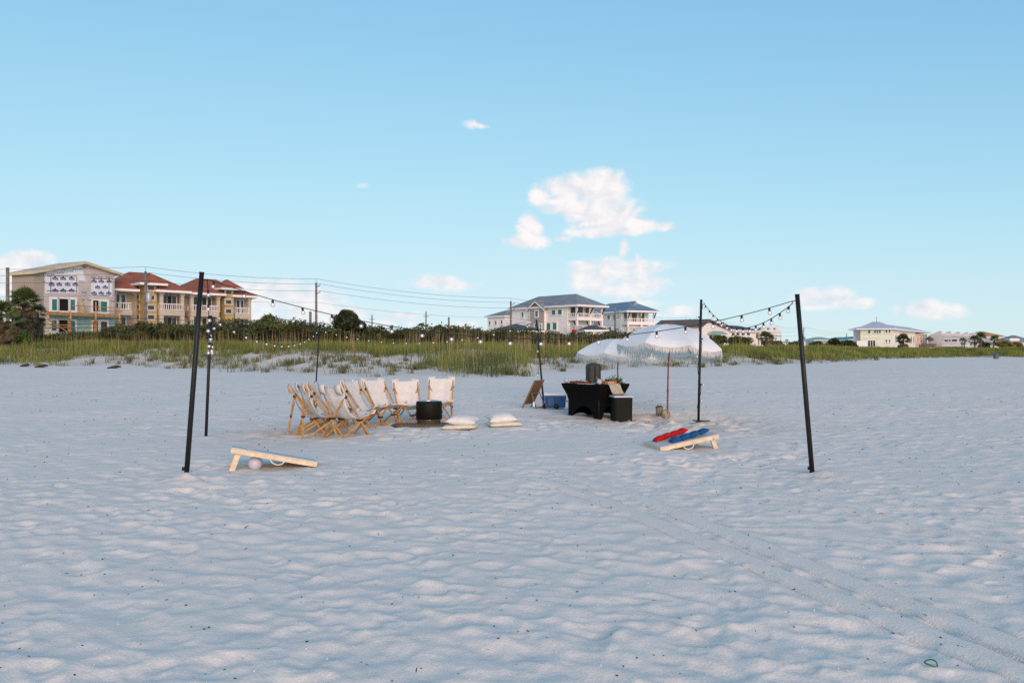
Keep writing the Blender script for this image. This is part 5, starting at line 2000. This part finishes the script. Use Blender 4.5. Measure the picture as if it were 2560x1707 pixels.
def toss_board(label, x, y, ux, uy, L, Wd, side, zl=.085, zh=.285, group=None, roll=0.0):
    rz = math.atan2(uy, ux)
    gz = ground(x, y) * .3
    t = thing('tossing_board', label, 'game board', (x, y, gz), rz, group)
    inc = math.atan2(zh - zl, L)
    M = Matrix.Translation((0, 0, zl)) @ Matrix.Rotation(-inc, 4, 'Y') @ Matrix.Rotation(math.radians(roll), 4, 'X')
    y0, y1 = (0, Wd) if side > 0 else (-Wd, 0)
    th, rh, rt = .012, .060, .034
    # deck with its round hole
    hx, hy, hr = L - .225, (y0 + y1) / 2, .075
    n = 32
    V, F_ = [], []
    for zz in (0, -th):
        for k in range(n):
            a = 2 * math.pi * k / n
            V.append((hx + hr * math.cos(a), hy + hr * math.sin(a), zz))
        for k in range(n):
            a = 2 * math.pi * k / n
            c, s = math.cos(a), math.sin(a)
            q = []
            if c > 1e-6:
                q.append((L - hx) / c)
            if c < -1e-6:
                q.append(-hx / c)
            if s > 1e-6:
                q.append((y1 - hy) / s)
            if s < -1e-6:
                q.append((y0 - hy) / s)
            d = min(q)
            V.append((hx + c * d, hy + s * d, zz))
    # exact corners
    for cx_, cy_ in ((0, y0), (L, y0), (L, y1), (0, y1)):
        best = min(range(n), key=lambda k: (V[n + k][0] - cx_) ** 2 + (V[n + k][1] - cy_) ** 2)
        V[n + best] = (cx_, cy_, 0)
        V[3 * n + best] = (cx_, cy_, -th)
    for k in range(n):
        k2 = (k + 1) % n
        F_ += [(k, n + k, n + k2, k2), (2 * n + k2, 3 * n + k2, 3 * n + k, 2 * n + k), (n + k, 3 * n + k, 3 * n + k2, n + k2), (k2, 2 * n + k2, 2 * n + k, k)]
    V = [tuple(M @ Vector(p)) for p in V]
    MB().add(V, F_).build('deck', M_GREYB, t)
    near, far = (y0, y1) if side > 0 else (y1, y0)
    sgn = 1 if side > 0 else -1
    for yy, nm in ((near, 'side_rail'), (far - sgn * rt, 'side_rail')):
        a, b = sorted((yy, yy + sgn * rt))
        MB().box(.0, L, a, b, -th - rh, -th - .001, 0, M).build(nm, M_PINEB, t, bevel=.003)
    a, b = sorted((near + sgn * rt * 1.03, far - sgn * rt * 1.03))
    MB().box(.002, rt, a, b, -th - rh * .98, -th - .002, 0, M).build('end_rail', M_PINEB, t, bevel=.003)
    MB().box(L - rt, L - .002, a, b, -th - rh * .98, -th - .002, 0, M).build('end_rail', M_PINEB, t, bevel=.003)
    for yy in (near + sgn * rt * 1.7, far - sgn * rt * 1.7):
        p = M @ Vector((L - .10, yy, -th - .03))
        MB().bar(p, (p.x + .10, yy, -.05), .036, .07, (1, 0, 0)).build('leg', M_PINEB, t, bevel=.003)
    kn = M @ Vector((L - .10, near - sgn * .004, -th - .045))
    MB().tube([kn, kn + Vector((0, -sgn * .008, 0))], .012, 10).build('bolt', M_STEEL, t)
    pts = []
    for k in range(11):
        u = k / 10
        pts.append(M @ Vector((L * .38 + .18 * u, near - sgn * (.006 + .02 * math.sin(math.pi * u)), -th - .055 - .055 * math.sin(math.pi * u) ** .5)))
    MB().tube(pts, .008, 7).build('rope_handle', M_ROPE, t, True)
    return t, M


toss_board('wooden tossing board with a globe lamp beneath it, front left', -2.57, 10.58, -.955, -.296, 1.10, .61, -1, .070, .305, None, 4.2)
tb, Mb = toss_board('wooden tossing board with red and blue bean bags on top', 2.255, 12.19, .97, .245, 1.0, .66, 1, .06, .24)
M_RBAG = mat('red_cloth', (.55, .004, .004), .85, .12, 12, .3, 60)
M_BBAG = mat('blue_cloth', (.004, .085, .24), .85, .12, 12, .3, 60)
Wb = Matrix.Translation(tb.location) @ Matrix.Rotation(tb.rotation_euler.z, 4, 'Z') @ Mb
rows = [('red', M_RBAG, [(.22, .50, .020), (.36, .52, .035), (.50, .52, .045), (.63, .52, .055)], ('lowest', 'second lowest', 'second highest', 'highest')),
        ('blue', M_BBAG, [(.33, .145, .018), (.50, .155, .030), (.66, .16, .040), (.82, .17, .050)], ('lowest', 'second lowest', 'second highest', 'highest'))]
for col, mm, ps, nm in rows:
    for i, (x, y, z) in enumerate(ps):
        V, F_ = pillow_mesh(.175, .165, .068, 10, i + 5, .04)
        o = MB().add(V, F_).build('bean_bag', mm, None, True)
        o.matrix_world = Wb @ Matrix.Translation((x, y, z + .012)) @ Euler((R.uniform(-.12, .12), -.20 + R.uniform(-.1, .05), R.uniform(-.35, .35))).to_matrix().to_4x4()
        tag(o, f'{col} bean bag, {nm[i]} of its row on the tossing board', 'bean bag', f'{col} bean bags on the board')

# ------------------------------------------------------------------ globe lamps
M_GLOBE = mat('frosted_globe', (.60, .62, .68), .35, .04, 4, trans=.25)
M_GLOBEL = mat('lilac_globe', (.66, .64, .72), .35, .04, 4, trans=.2)


def globe(x, y, z, r, label, m=M_GLOBE):
    t = thing('globe_lamp', label, 'lamp', (x, y, z))
    MB().sphere((0, 0, r * .98), r, 24, 14).build('globe', m, t, True)
    MB().lathe([(.0001, 0), (r * .42, 0), (r * .42, r * .1), (.0001, r * .1)], 16).build('base', M_HINGE, t)


globe(-3.37, 10.50, ground(-3.37, 10.50) - .02, .092, 'pale lilac globe lamp on the sand under the left tossing board', M_GLOBEL)

# ------------------------------------------------------------------ refreshment table and what stands on it
M_SPANDEX = mat('black_spandex', (.003, .003, .0025), .8, .1, 4, spec=.12)
M_SPANDEX2 = mat('charcoal_spandex', (.011, .011, .007), .75, .12, 4, spec=.2)
TX, TY, TR = 1.90, 17.5, math.atan2(.64, .77)
TG = ground(2.0, 17.9) * .5
TW, TL, TH = 1.0, 1.2, .765
tc_, ts_ = math.cos(TR), math.sin(TR)


def tw(x, y):
    return (TX + x * tc_ - y * ts_, TY + x * ts_ + y * tc_)


table = thing('table', 'table under a tight black stretch cover with arched hems', 'table', (TX, TY, TG), TR)


def cover_side(L, M, ah=.30):
    n, m = 28, 16
    V, F_ = [], []
    for j in range(m + 1):
        t = j / m
        for i in range(n + 1):
            s = i / n
            q = min(1, max(0, (s - .11) / .78))
            arch = ah * max(0, 1 - abs(2 * q - 1) ** 2.3)
            zb = arch - .03 if 0 < q < 1 else -.03
            z = TH + (zb - TH) * t
            h = 1 - z / TH
            ins = .115 * float(smooth(0, .5, h)) ** .8
            cv = .045 * math.sin(math.pi * s) * math.sin(math.pi * min(1, h * 1.2))
            V.append(tuple(M @ Vector((ins + (L - 2 * ins) * s, ins + cv, z))))
    for j in range(m):
        for i in range(n):
            a = j * (n + 1) + i
            F_.append((a, a + n + 1, a + n + 2, a + 1))
    return V, F_


mb = MB()
mb.add(*cover_side(TW, Matrix.Identity(4)))
mb.add(*cover_side(TL, Matrix.Translation((TW, 0, 0)) @ Matrix.Rotation(math.pi / 2, 4, 'Z'), .10))
mb.add(*cover_side(TW, Matrix.Translation((TW, TL, 0)) @ Matrix.Rotation(math.pi, 4, 'Z'), .10))
mb.add(*cover_side(TL, Matrix.Translation((0, TL, 0)) @ Matrix.Rotation(-math.pi / 2, 4, 'Z')))
o = mb.build('stretch_cover', M_SPANDEX, table, True, kind=None)
w = o.modifiers.new('w', 'WELD')
w.merge_threshold = .002
MB().box(-.003, TW + .003, -.003, TL + .003, TH - .012, TH + .006).build('covered_top', M_SPANDEX, table, bevel=.008)
for x, y in ((.13, .13), (TW - .13, .13), (.13, TL - .13), (TW - .13, TL - .13)):
    MB().tube([(x, y, -.04), (x, y, TH - .02)], .016, 8).build('leg', M_HINGE, table)
ztab = TG + TH + .007

# speaker
x, y = tw(.62, .78)
t = thing('loudspeaker', 'black loudspeaker standing at the back of the table', 'loudspeaker', (x, y, ztab), TR - .5)
MB().box(-.155, .155, -.14, .14, 0, .44).build('cabinet', mat('black_plastic', (.016, .018, .013), .5, .15, 9, .2, 80), t, bevel=.05)
MB().box(-.012, .012, -.146, -.141, .06, .38).build('rib', M_SPANDEX2, t)
MB().tube([(-.06, 0, .445), (-.05, 0, .452), (.05, 0, .452), (.06, 0, .445)], .008, 6).build('handle', M_HINGE, t)

for (lx, ly, lab) in ((.07, 1.10, 'white globe lamp at the left corner of the black table'), (.10, .08, 'white globe lamp at the near corner of the black table'), (.90, .10, 'white globe lamp at the right corner of the black table')):
    x, y = tw(lx, ly)
    globe(x, y, ztab, .058, lab)

M_MAHO = mat('mahogany', (.17, .045, .02), .45, .2, 12)
M_ORW = mat('orange_wood', (.42, .13, .03), .45, .18, 12)
x, y = tw(.14, .72)
t = thing('wooden_tray', 'long dark red wooden tray along the left edge of the table', 'tray', (x, y, ztab), TR + math.pi / 2)
mb = MB()
mb.box(-.23, .23, -.09, .09, 0, .012)
mb.build('bottom', M_MAHO, t)
for a in ((-.23, .23, -.102, -.0905, .0, .05), (-.23, .23, .0905, .102, .0, .05), (-.242, -.2305, -.102, .102, 0, .05), (.2305, .242, -.102, .102, 0, .05)):
    MB().box(*a).build('side', M_MAHO, t)
x, y = tw(.16, .70)
o = MB().box(-.16, .16, -.05, .05, 0, .012).build('magazine', mat('printed_paper', (.60, .58, .60), .5, .5, 14), None, loc=(x, y, ztab + .052), rot=(0, 0, TR + 1.4))
tag(o, 'printed booklet resting on the dark wooden tray', 'booklet')
x, y = tw(.43, .10)
t = thing('wooden_box', 'orange brown wooden box with pale lettering near the runner', 'box', (x, y, ztab), TR - .10)
MB().box(-.17, .17, -.06, .06, 0, .07).build('body', M_ORW, t, bevel=.004)
wd = text_mesh('MENU', .05, M_PAPER)
inst(wd, 'lettering', t, (0, -.0622, .035), (math.radians(90), 0, 0), (1.2, .9, 1))
MB().box(-.10, .12, -.04, .04, .0705, .08).build('lid', M_HINGE, t)
x, y = tw(.50, .22)
t = thing('black_jar', 'small black jar with lid behind the orange box', 'jar', (x, y, ztab))
MB().lathe([(.0001, 0), (.05, 0), (.055, .03), (.05, .09), (.035, .10), (.0001, .10)], 16).build('body', M_HINGE, t, True)
MB().lathe([(.0001, .10), (.04, .10), (.04, .115), (.012, .12), (.012, .135), (.0001, .137)], 16).build('lid', M_STEEL, t, True)
x, y = tw(.23, .36)
t = thing('plate_stack', 'low stack of blue grey plates left of the near globe lamp', 'plates', (x, y, ztab))
for k in range(4):
    MB().lathe([(.0001, .0), (.05, .0), (.085, .008), (.087, .011), (.05, .004), (.0001, .004)], 24, c=(0, 0, .009 * k)).build('plate', mat('stoneware', (.30, .36, .45), .4, .08, 9), t, True)
o = MB().box(-.21, .21, -.07, .07, 0, .008).build('linen_napkin', mat('linen', (.62, .55, .40), .9, .1, 20), None, loc=(*tw(.05, .45), ztab + .001), rot=(0, 0, TR + 1.57))
tag(o, 'cream linen cloth lying along the left edge of the table', 'cloth')


def garland(label, pts, n, seed):
    rg = np.random.default_rng(seed)
    t = thing('leafy_garland', label, 'garland', (pts[0][0], pts[0][1], ztab))
    P = []
    for (x, y, r, h) in pts:
        k = n // len(pts)
        P.append(np.stack([x - pts[0][0] + rg.normal(0, r, k), y - pts[0][1] + rg.normal(0, r, k), np.abs(rg.normal(0, h, k)) + .01], 1))
    P = np.concatenate(P)
    V, T, tv = leaf_cloud(P, np.full(len(P), .024), rg.random(len(P)), seed)
    link(fast_mesh('foliage', V, T, mat('eucalyptus', (.17, .26, .09), .6, col2=(.02, .05, .015), attr='tint', trans=.15), tv), 'foliage', t, 'stuff')
    MB().tube([(x - pts[0][0], y - pts[0][1], .015 + .01 * (i % 2)) for i, (x, y, r, h) in enumerate(pts)], .004, 5).build('stem', M_BARK, t)
    return t


garland('green leafy garland lying along the middle of the table', [(*tw(.24, .62), .05, .04), (*tw(.32, .50), .05, .045), (*tw(.40, .42), .05, .05), (*tw(.48, .34), .05, .03), (*tw(.60, .30), .05, .045)], 380, 3)
garland('thicker green garland clump right of the orange box', [(*tw(.68, .22), .05, .06), (*tw(.76, .20), .05, .07), (*tw(.82, .16), .045, .06)], 330, 4)
x, y = tw(.34, .34)
t = thing('pink_flower', 'pale pink flower beside the near globe lamp', 'flower', (x, y, ztab))
for k in range(6):
    a = k * 1.05
    MB().sphere((.018 * math.cos(a), .018 * math.sin(a), .095), .018, 8, 6, 0, .8).build('petal', mat('pink_petal', (.65, .42, .48), .7, .1, 9), t, True)
MB().tube([(0, 0, 0), (0, 0, .09)], .004, 5).build('stem', M_BARK, t)

# covered stool with white lid, runner draped over it
sx, sy = 2.40, 17.56
t = thing('covered_stool', 'square black covered stool with a white lid before the table', 'stool', (sx, sy, TG - .02), .16)
mb = MB()
nn = 40
V, F_ = [], []
for j in range(9):
    h = j / 8
    for k in range(nn):
        a = 2 * math.pi * k / nn
        c, s = math.cos(a), math.sin(a)
        q = (abs(c) ** 7 + abs(s) ** 7) ** (-1 / 7)
        r_ = .205 * q * (1 + .012 * math.sin(3 * a + 4 * h))
        zz = .52 * h if j else .02 + .025 * math.sin(4 * a)
        V.append((r_ * c, r_ * s, zz))
for j in range(8):
    for k in range(nn):
        F_.append((j * nn + k, j * nn + (k + 1) % nn, (j + 1) * nn + (k + 1) % nn, (j + 1) * nn + k))
F_.append(tuple(8 * nn + k for k in range(nn)))
mb.add(V, F_).build('cover', M_SPANDEX2, t, True)
MB().box(-.22, .22, -.215, .215, .521, .553).build('lid', mat('white_plastic_lid', (.62, .63, .68), .4, .06, 5), t, bevel=.012)

M_KNIT = mat('knit_runner', (.52, .47, .36), .95, .28, 55, .9, 120)
V, F_ = [], []
path = [((.46, .30), .775), ((.46, .12), .776), ((.465, .0), .775), ((.475, -.03), .745), ((.485, -.05), .68), ((.50, -.07), .615), ((.51, -.10), .568), ((.515, -.14), .552), ((.52, -.20), .546)]
nj, ni = 32, 10
for j in range(nj + 1):
    tt = j / nj * (len(path) - 1)
    k = min(int(tt), len(path) - 2)
    f = tt - k
    (ax, ay), az_ = path[k]
    (bx_, by_), bz_ = path[k + 1]
    cx_, cy_, cz_ = ax + (bx_ - ax) * f, ay + (by_ - ay) * f, az_ + (bz_ - az_) * f
    for i in range(ni + 1):
        u = i / ni - .5
        wx, wy = tw(cx_ + u * .38, cy_ - .02 * math.sin(u * 20) * (.3 < j / nj < .75))
        V.append((wx, wy, TG + cz_ + .004))
for j in range(nj):
    for i in range(ni):
        a = j * (ni + 1) + i
        F_.append((a, a + 1, a + ni + 2, a + ni + 1))
o = MB().add(V, F_).build('knit_runner', M_KNIT, None, True)
s = o.modifiers.new('s', 'SOLIDIFY')
s.thickness = .006
tag(o, 'beige knitted runner draped from the table over the stool', 'runner')

# ------------------------------------------------------------------ cooler, folding sign
cx_, cy_ = 1.09, 20.15
t = thing('wheeled_cooler', 'blue wheeled cooler with white lid beside the table', 'cooler', (cx_, cy_, ground(cx_, cy_)), -.06)
M_BLUEC = mat('blue_plastic', (.003, .062, .20), .4, .08, 5, spec=.5)
mb = MB()
mb.add([(-.25, -.17, .03), (.25, -.17, .03), (.25, .17, .03), (-.25, .17, .03), (-.275, -.19, .325), (.275, -.19, .325), (.275, .19, .325), (-.275, .19, .325)],
       [(0, 3, 2, 1), (4, 5, 6, 7), (0, 1, 5, 4), (1, 2, 6, 5), (2, 3, 7, 6), (3, 0, 4, 7)])
mb.build('body', M_BLUEC, t, bevel=.012)
MB().box(-.285, .285, -.20, .20, .327, .40).build('lid', mat('cooler_lid', (.66, .68, .71), .4, .05, 4), t, bevel=.016)
MB().box(-.19, -.02, -.2, -.183, .06, .29).build('side_panel', M_BLUEC, t, bevel=.006)
for xx, yy in ((-.265, -.05), (.03, -.2)):
    MB().tube([(xx, yy - .025, .065), (xx, yy + .03, .065)], .065, 16).build('wheel', M_HINGE, t, True)
MB().tube([(-.29, -.1, .08), (-.31, -.12, .14), (-.30, -.1, .17)], .022, 8).build('red_strap', M_REDB, t, True)
MB().tube([(.275, -.1, .2), (.31, -.1, .18), (.31, .1, .18), (.275, .1, .2)], .01, 6).build('handle', M_HINGE, t)

gx, gy = .25, 20.1
t = thing('folding_sign', 'brown folding easel sign seen from the back, left of the cooler', 'sign', (gx, gy, ground(gx, gy)))
M_SIGN = mat('brown_board', (.165, .095, .042), .7, .15, 6)
M_SIGNF = mat('brown_frame', (.24, .15, .075), .6, .2, 12)
b1, lv = Vector((.26, .50, 0)), Vector((.32, -.01, .69))
nrm = b1.cross(lv).normalized()


def sp(u, v, w=0.0):
    return b1 * u + lv * v + nrm * w


def slab(u0, u1, v0, v1, w0, w1):
    vs = [sp(u, v, w) for w in (w0, w1) for u, v in ((u0, v0), (u1, v0), (u1, v1), (u0, v1))]
    return MB().add(vs, [(0, 3, 2, 1), (4, 5, 6, 7), (0, 1, 5, 4), (1, 2, 6, 5), (2, 3, 7, 6), (3, 0, 4, 7)])


slab(.05, .95, .12, .97, -.012, .0).build('panel', M_SIGN, t)
for a in ((0, .07, -.02, 1.0), (.93, 1.0, -.02, 1.0)):
    slab(*a, -.018, .014).build('frame_side', M_SIGNF, t)
slab(.071, .929, .96, 1.0, -.018, .012).build('frame_top', M_SIGNF, t)
h0, h1 = sp(.10, .58, .03), sp(.90, .58, .03)
f0, f1 = Vector((.36, -.05, -.02)), Vector((.62, .45, -.02))
MB().bar(h0, f0, .035, .022).build('back_leg', M_SIGNF, t)
MB().bar(h1, f1, .035, .022).build('back_leg', M_SIGNF, t)
MB().bar(h0.lerp(f0, .04), h1.lerp(f1, .04), .05, .02).build('cross_bar', M_SIGNF, t)
MB().bar(h0.lerp(f0, .92), h1.lerp(f1, .92), .03, .02).build('cross_bar', M_SIGNF, t)
c = h0.lerp(f0, .7)
MB().box(c.x - .05, c.x - .005, c.y - .03, c.y - .025, c.z - .06, c.z + .05).build('paper_tag', M_PAPER, t)

# ------------------------------------------------------------------ umbrellas
M_CLOTH = mat('white_canopy', (.85, .89, .88), .85, .03, 3, .12, 60, trans=.2)
M_FRINGE = mat('cotton_fringe', (.86, .82, .74), .9, .12, 30, trans=.3)
M_POLEW = mat('varnished_pole', (.27, .065, .018), .45, .2, 8)
M_BRASS = mat('brass', (.40, .22, .08), .35, .1, 6, metal=.8)


def umbrella(label, base, apex, Rr, rise, tilt, roll, spin, seed):
    rg = random.Random(seed)
    gz = ground(base[0], base[1])
    t = thing('beach_umbrella', label, 'umbrella', (base[0], base[1], gz), 0, 'fringed beach umbrellas')
    ap = Vector((apex[0] - base[0], apex[1] - base[1], apex[2] - gz))
    rot = Euler((math.radians(tilt), math.radians(roll), 0))
    M3 = rot.to_matrix()
    dn = M3 @ Vector((0, 0, -1))
    jt = ap + dn * (rise + .42)
    MB().tube([(0, 0, -.2), jt * .50], .021, 12).build('lower_pole', M_POLEW, t, True)
    MB().tube([jt * .50, jt, ap + dn * .01], .017, 12).build('upper_pole', M_POLEW, t, True)
    MB().tube([jt * .485, jt * .505], .030, 14).build('pole_collar', M_BRASS, t, True)
    MB().tube([ap + dn * .012, ap - dn * .055], [.030, .024], 12).build('finial', M_POLEW, t, True)
    K = 8
    ns, na = 10, 8

    def surf(s, th, k):
        # flat-ish gores between the ribs, dropping more steeply to the rim
        th0 = (k + .5) * 2 * math.pi / K
        dth = th - th0
        ch = math.cos(math.pi / K) / math.cos(dth)
        e = 1 - (abs(dth) / (math.pi / K)) ** 2
        rr = Rr * s * (ch * .35 + .65 * (1 - (1 - ch) * .6)) * (1 - .012 * e * s)
        z = -rise * (s ** 2.1) - .018 * e * math.sin(math.pi * s) - .020 * e * s ** 6
        a = th + spin
        return Vector((rr * math.cos(a), rr * math.sin(a), z))
    for k in range(K):
        V, F_ = [], []
        a0 = k * 2 * math.pi / K
        for j in range(ns + 3):
            s = min(1, j / ns) if j else .012
            for i in range(na + 1):
                th = a0 + (i / na) * 2 * math.pi / K
                p = surf(s, th, k)
                if j > ns:
                    e = 1 - abs(i / na * 2 - 1) ** 2.2
                    p = p * (1 + .004 * (j - ns)) + Vector((0, 0, -(.018 + .030 * e) * (j - ns)))
                    p.z -= 0
                V.append(tuple(M3 @ p))
        for j in range(ns + 2):
            for i in range(na):
                a = j * (na + 1) + i
                F_.append((a, a + na + 1, a + na + 2, a + 1))
        pn = MB().add(V, F_).build('panel', M_CLOTH, t, True, loc=tuple(ap))
        # fringe strands along the valance
        mb = MB()
        for q in range(64):
            u = (q + rg.uniform(.1, .9)) / 64
            th = a0 + u * 2 * math.pi / K
            e = 1 - abs(u * 2 - 1) ** 2.2
            p = surf(1, th, k) * 1.009 + Vector((0, 0, -(.018 + .030 * e) * 2 + .012))
            p = M3 @ p
            ln = rg.uniform(.12, .165)
            tg = Vector((-math.sin(th + spin), math.cos(th + spin), 0)) * rg.uniform(.005, .0105)
            sw = Vector((rg.gauss(0, .012), rg.gauss(0, .012), -ln))
            mb.add([p - tg, p + tg, p + tg * .9 + sw * .6, p - tg * .9 + sw * .6, p + sw], [(0, 1, 2, 3), (3, 2, 4)])
        mb.build('fringe', M_FRINGE, pn, kind='stuff')
        # rib and stretcher
        rp = [ap + M3 @ (surf(s, a0 + 1e-4, k) + Vector((0, 0, -.012))) for s in (.02, .25, .5, .75, .98)]
        MB().tube(rp, .006, 6).build('rib', M_POLEW, t)
        MB().tube([ap + dn * (rise * .95), ap + M3 @ (surf(.52, a0 + 1e-4, k) + Vector((0, 0, -.012)))], .005, 6).build('stretcher', M_POLEW, t)
    MB().tube([ap + dn * (rise * .92), ap + dn * (rise * .92 + .07)], .032, 12).build('runner_hub', M_BRASS, t)


umbrella('near white fringed umbrella on a red brown pole right of the table', (3.63, 18.7), (3.70, 18.6, 2.12), 1.25, .54, -5.0, 5.0, .16, 1)
umbrella('rear white fringed umbrella rising behind the table', (2.94, 22.0), (2.95, 22.0, 1.83), 1.22, .44, -3.5, 3.5, .35, 2)

# ------------------------------------------------------------------ lanterns
M_CANE = mat('cane', (.46, .30, .11), .6, .2, 12)
M_WEATH = mat('weathered_wood', (.30, .235, .17), .8, .25, 10)
x, y = 3.40, 18.45
t = thing('slatted_lantern', 'tall weathered slatted lantern beside the umbrella pole', 'lantern', (x, y, ground(x, y) - .01), .3)
for k in range(12):
    a = 2 * math.pi * k / 12
    c, s = .078 * math.cos(a), .078 * math.sin(a)
    MB().box(-.013, .013, -.005, .005, .0, .25, 0, Matrix.Translation((c, s, 0)) @ Matrix.Rotation(a + math.pi / 2, 4, 'Z')).build('slat', M_WEATH, t)
for z in (.0, .24):
    MB().lathe([(.066, z), (.09, z), (.09, z + .018), (.066, z + .018), (.066, z)], 24).build('hoop', M_WEATH, t)
MB().lathe([(.09, .259), (.05, .285), (.015, .29), (.0001, .29)], 24).build('cap', M_BROWNP, t)
MB().tube([(.05 * math.cos(q * .35), 0, .285 + .05 * math.sin(q * .35)) for q in range(10)], .004, 5).build('handle', M_BROWNP, t)
MB().lathe([(.0001, .002), (.035, .002), (.035, .12), (.0001, .12)], 14).build('candle', mat('candle', (.7, .66, .55), .5, .05, 5), t)
x, y = 3.50, 18.18
t = thing('cane_lantern', 'round cane lantern at the foot of the umbrella pole', 'lantern', (x, y, ground(x, y) - .01))
pr = [(.055, .005), (.082, .035), (.095, .085), (.088, .135), (.062, .18), (.042, .20)]
for k in range(16):
    a = 2 * math.pi * k / 16
    MB().tube([(r_ * math.cos(a), r_ * math.sin(a), z) for r_, z in pr], .0055, 5).build('cane_rib', M_CANE, t, True)
for r_, z in ((.056, .006), (.094, .06), (.096, .10), (.044, .20)):
    MB().tube([(r_ * math.cos(q * math.pi / 12), r_ * math.sin(q * math.pi / 12), z) for q in range(25)], .006, 5).build('hoop', M_CANE, t, True)
MB().lathe([(.0001, .006), (.03, .006), (.03, .11), (.0001, .11)], 14).build('candle', M_PAPER, t)

# ------------------------------------------------------------------ small things on the sand
M_DRIFT = mat('driftwood', (.055, .042, .032), .9, .3, 6)
for i, (px, Y, ln, lab) in enumerate(((62, 49, .62, 'dark driftwood at the dune foot nearest the left edge'), (103, 47, .85, 'long dark driftwood piece before the grass on the left'), (285, 46, .85, 'dark driftwood lying alone left of the front pole'))):
    X = px2w(px, Y)
    t = thing('driftwood', lab, 'driftwood', (X, Y, ground(X, Y)), -.1)
    MB().tube([(-ln / 2, 0, .03), (-ln * .2, .02, .07), (.1, 0, .10), (ln * .32, .02, .13), (ln / 2, 0, .11)], [.03, .06, .10, .07, .03], 8).build('log', M_DRIFT, t, True)
    if i == 0:
        MB().tube([(-.3, 0, .05), (0, .05, .14), (.25, 0, .06)], [.03, .05, .03], 7).build('branch', M_DRIFT, t, True)
X, Y = px2w(2490, 92), 92
t = thing('litter_barrel', 'small brown litter barrel with blue liner on the far right beach', 'barrel', (X, Y, ground(X, Y)))
MB().lathe([(.0001, 0), (.25, 0), (.27, .05), (.27, .42), (.0001, .42)], 18).build('drum', mat('rusty_drum', (.14, .13, .10), .7, .2, 5), t, True)
MB().lathe([(.25, .421), (.28, .421), (.285, .47), (.25, .60), (.20, .56), (.0001, .50)], 18).build('liner', mat('blue_liner', (.03, .14, .36), .4, .1, 5), t, True)
X, Y = px2w(2328, 3.92), 3.92
gz = ground(X, Y)
o = MB().tube([(.03 * math.cos(q * math.pi / 10), .026 * math.sin(q * math.pi / 10), .006 * math.sin(q * .6)) for q in range(21)], .0035, 6).build('green_ring', mat('green_rubber', (.01, .16, .05), .4, .1, 5), None, True, loc=(X, Y, gz + .012), rot=(.3, .1, 0))
tag(o, 'small green plastic ring lying on the sand, lower right', 'ring')


def bits(name, label, n, seed, m, smin, smax, long_, y0, y1, power):
    rg = np.random.default_rng(seed)
    mb = MB()
    for i in range(n):
        y = y0 * (y1 / y0) ** (rg.random() ** power)
        x = y * rg.uniform(-.9, .9)
        z = ground(x, y)
        a = rg.random() * 6.28
        l = rg.uniform(smin, smax) * (1 + .12 * max(0, y - 5))
        w_ = l * rg.uniform(.35, .7)
        if rg.random() < long_:
            l, w_ = l * 2.6, w_ * .55
        Mx = Matrix.Translation((x, y, z + w_ * .2)) @ Euler((rg.normal(0, .25), rg.normal(0, .25), a)).to_matrix().to_4x4()
        vs = [(-l, 0, 0), (-l * .3, -w_, 0), (l * .7, -w_ * .6, 0), (l, .2 * w_, 0), (l * .2, w_, 0), (-.1 * l, 0, w_ * .8), (.5 * l, 0, w_ * .5)]
        vs = [Mx @ Vector(p) for p in vs]
        mb.add(vs, [(0, 1, 5), (1, 2, 6, 5), (2, 3, 6), (3, 4, 6), (4, 0, 5), (4, 5, 6)])
    o = mb.build(name, m, None, kind='stuff')
    tag(o, label, 'debris')


bits('seaweed_scraps', 'dark scraps of dried seaweed and twigs scattered over the sand', 1400, 5, mat('dry_seaweed', (.018, .015, .012), .9, 0), .0035, .0115, .22, 3.2, 26, .75)
bits('shell_fragments', 'white shell fragments scattered over the near sand', 700, 6, mat('shell', (.85, .84, .82), .5, 0), .003, .008, .0, 3.0, 10, 1.0)
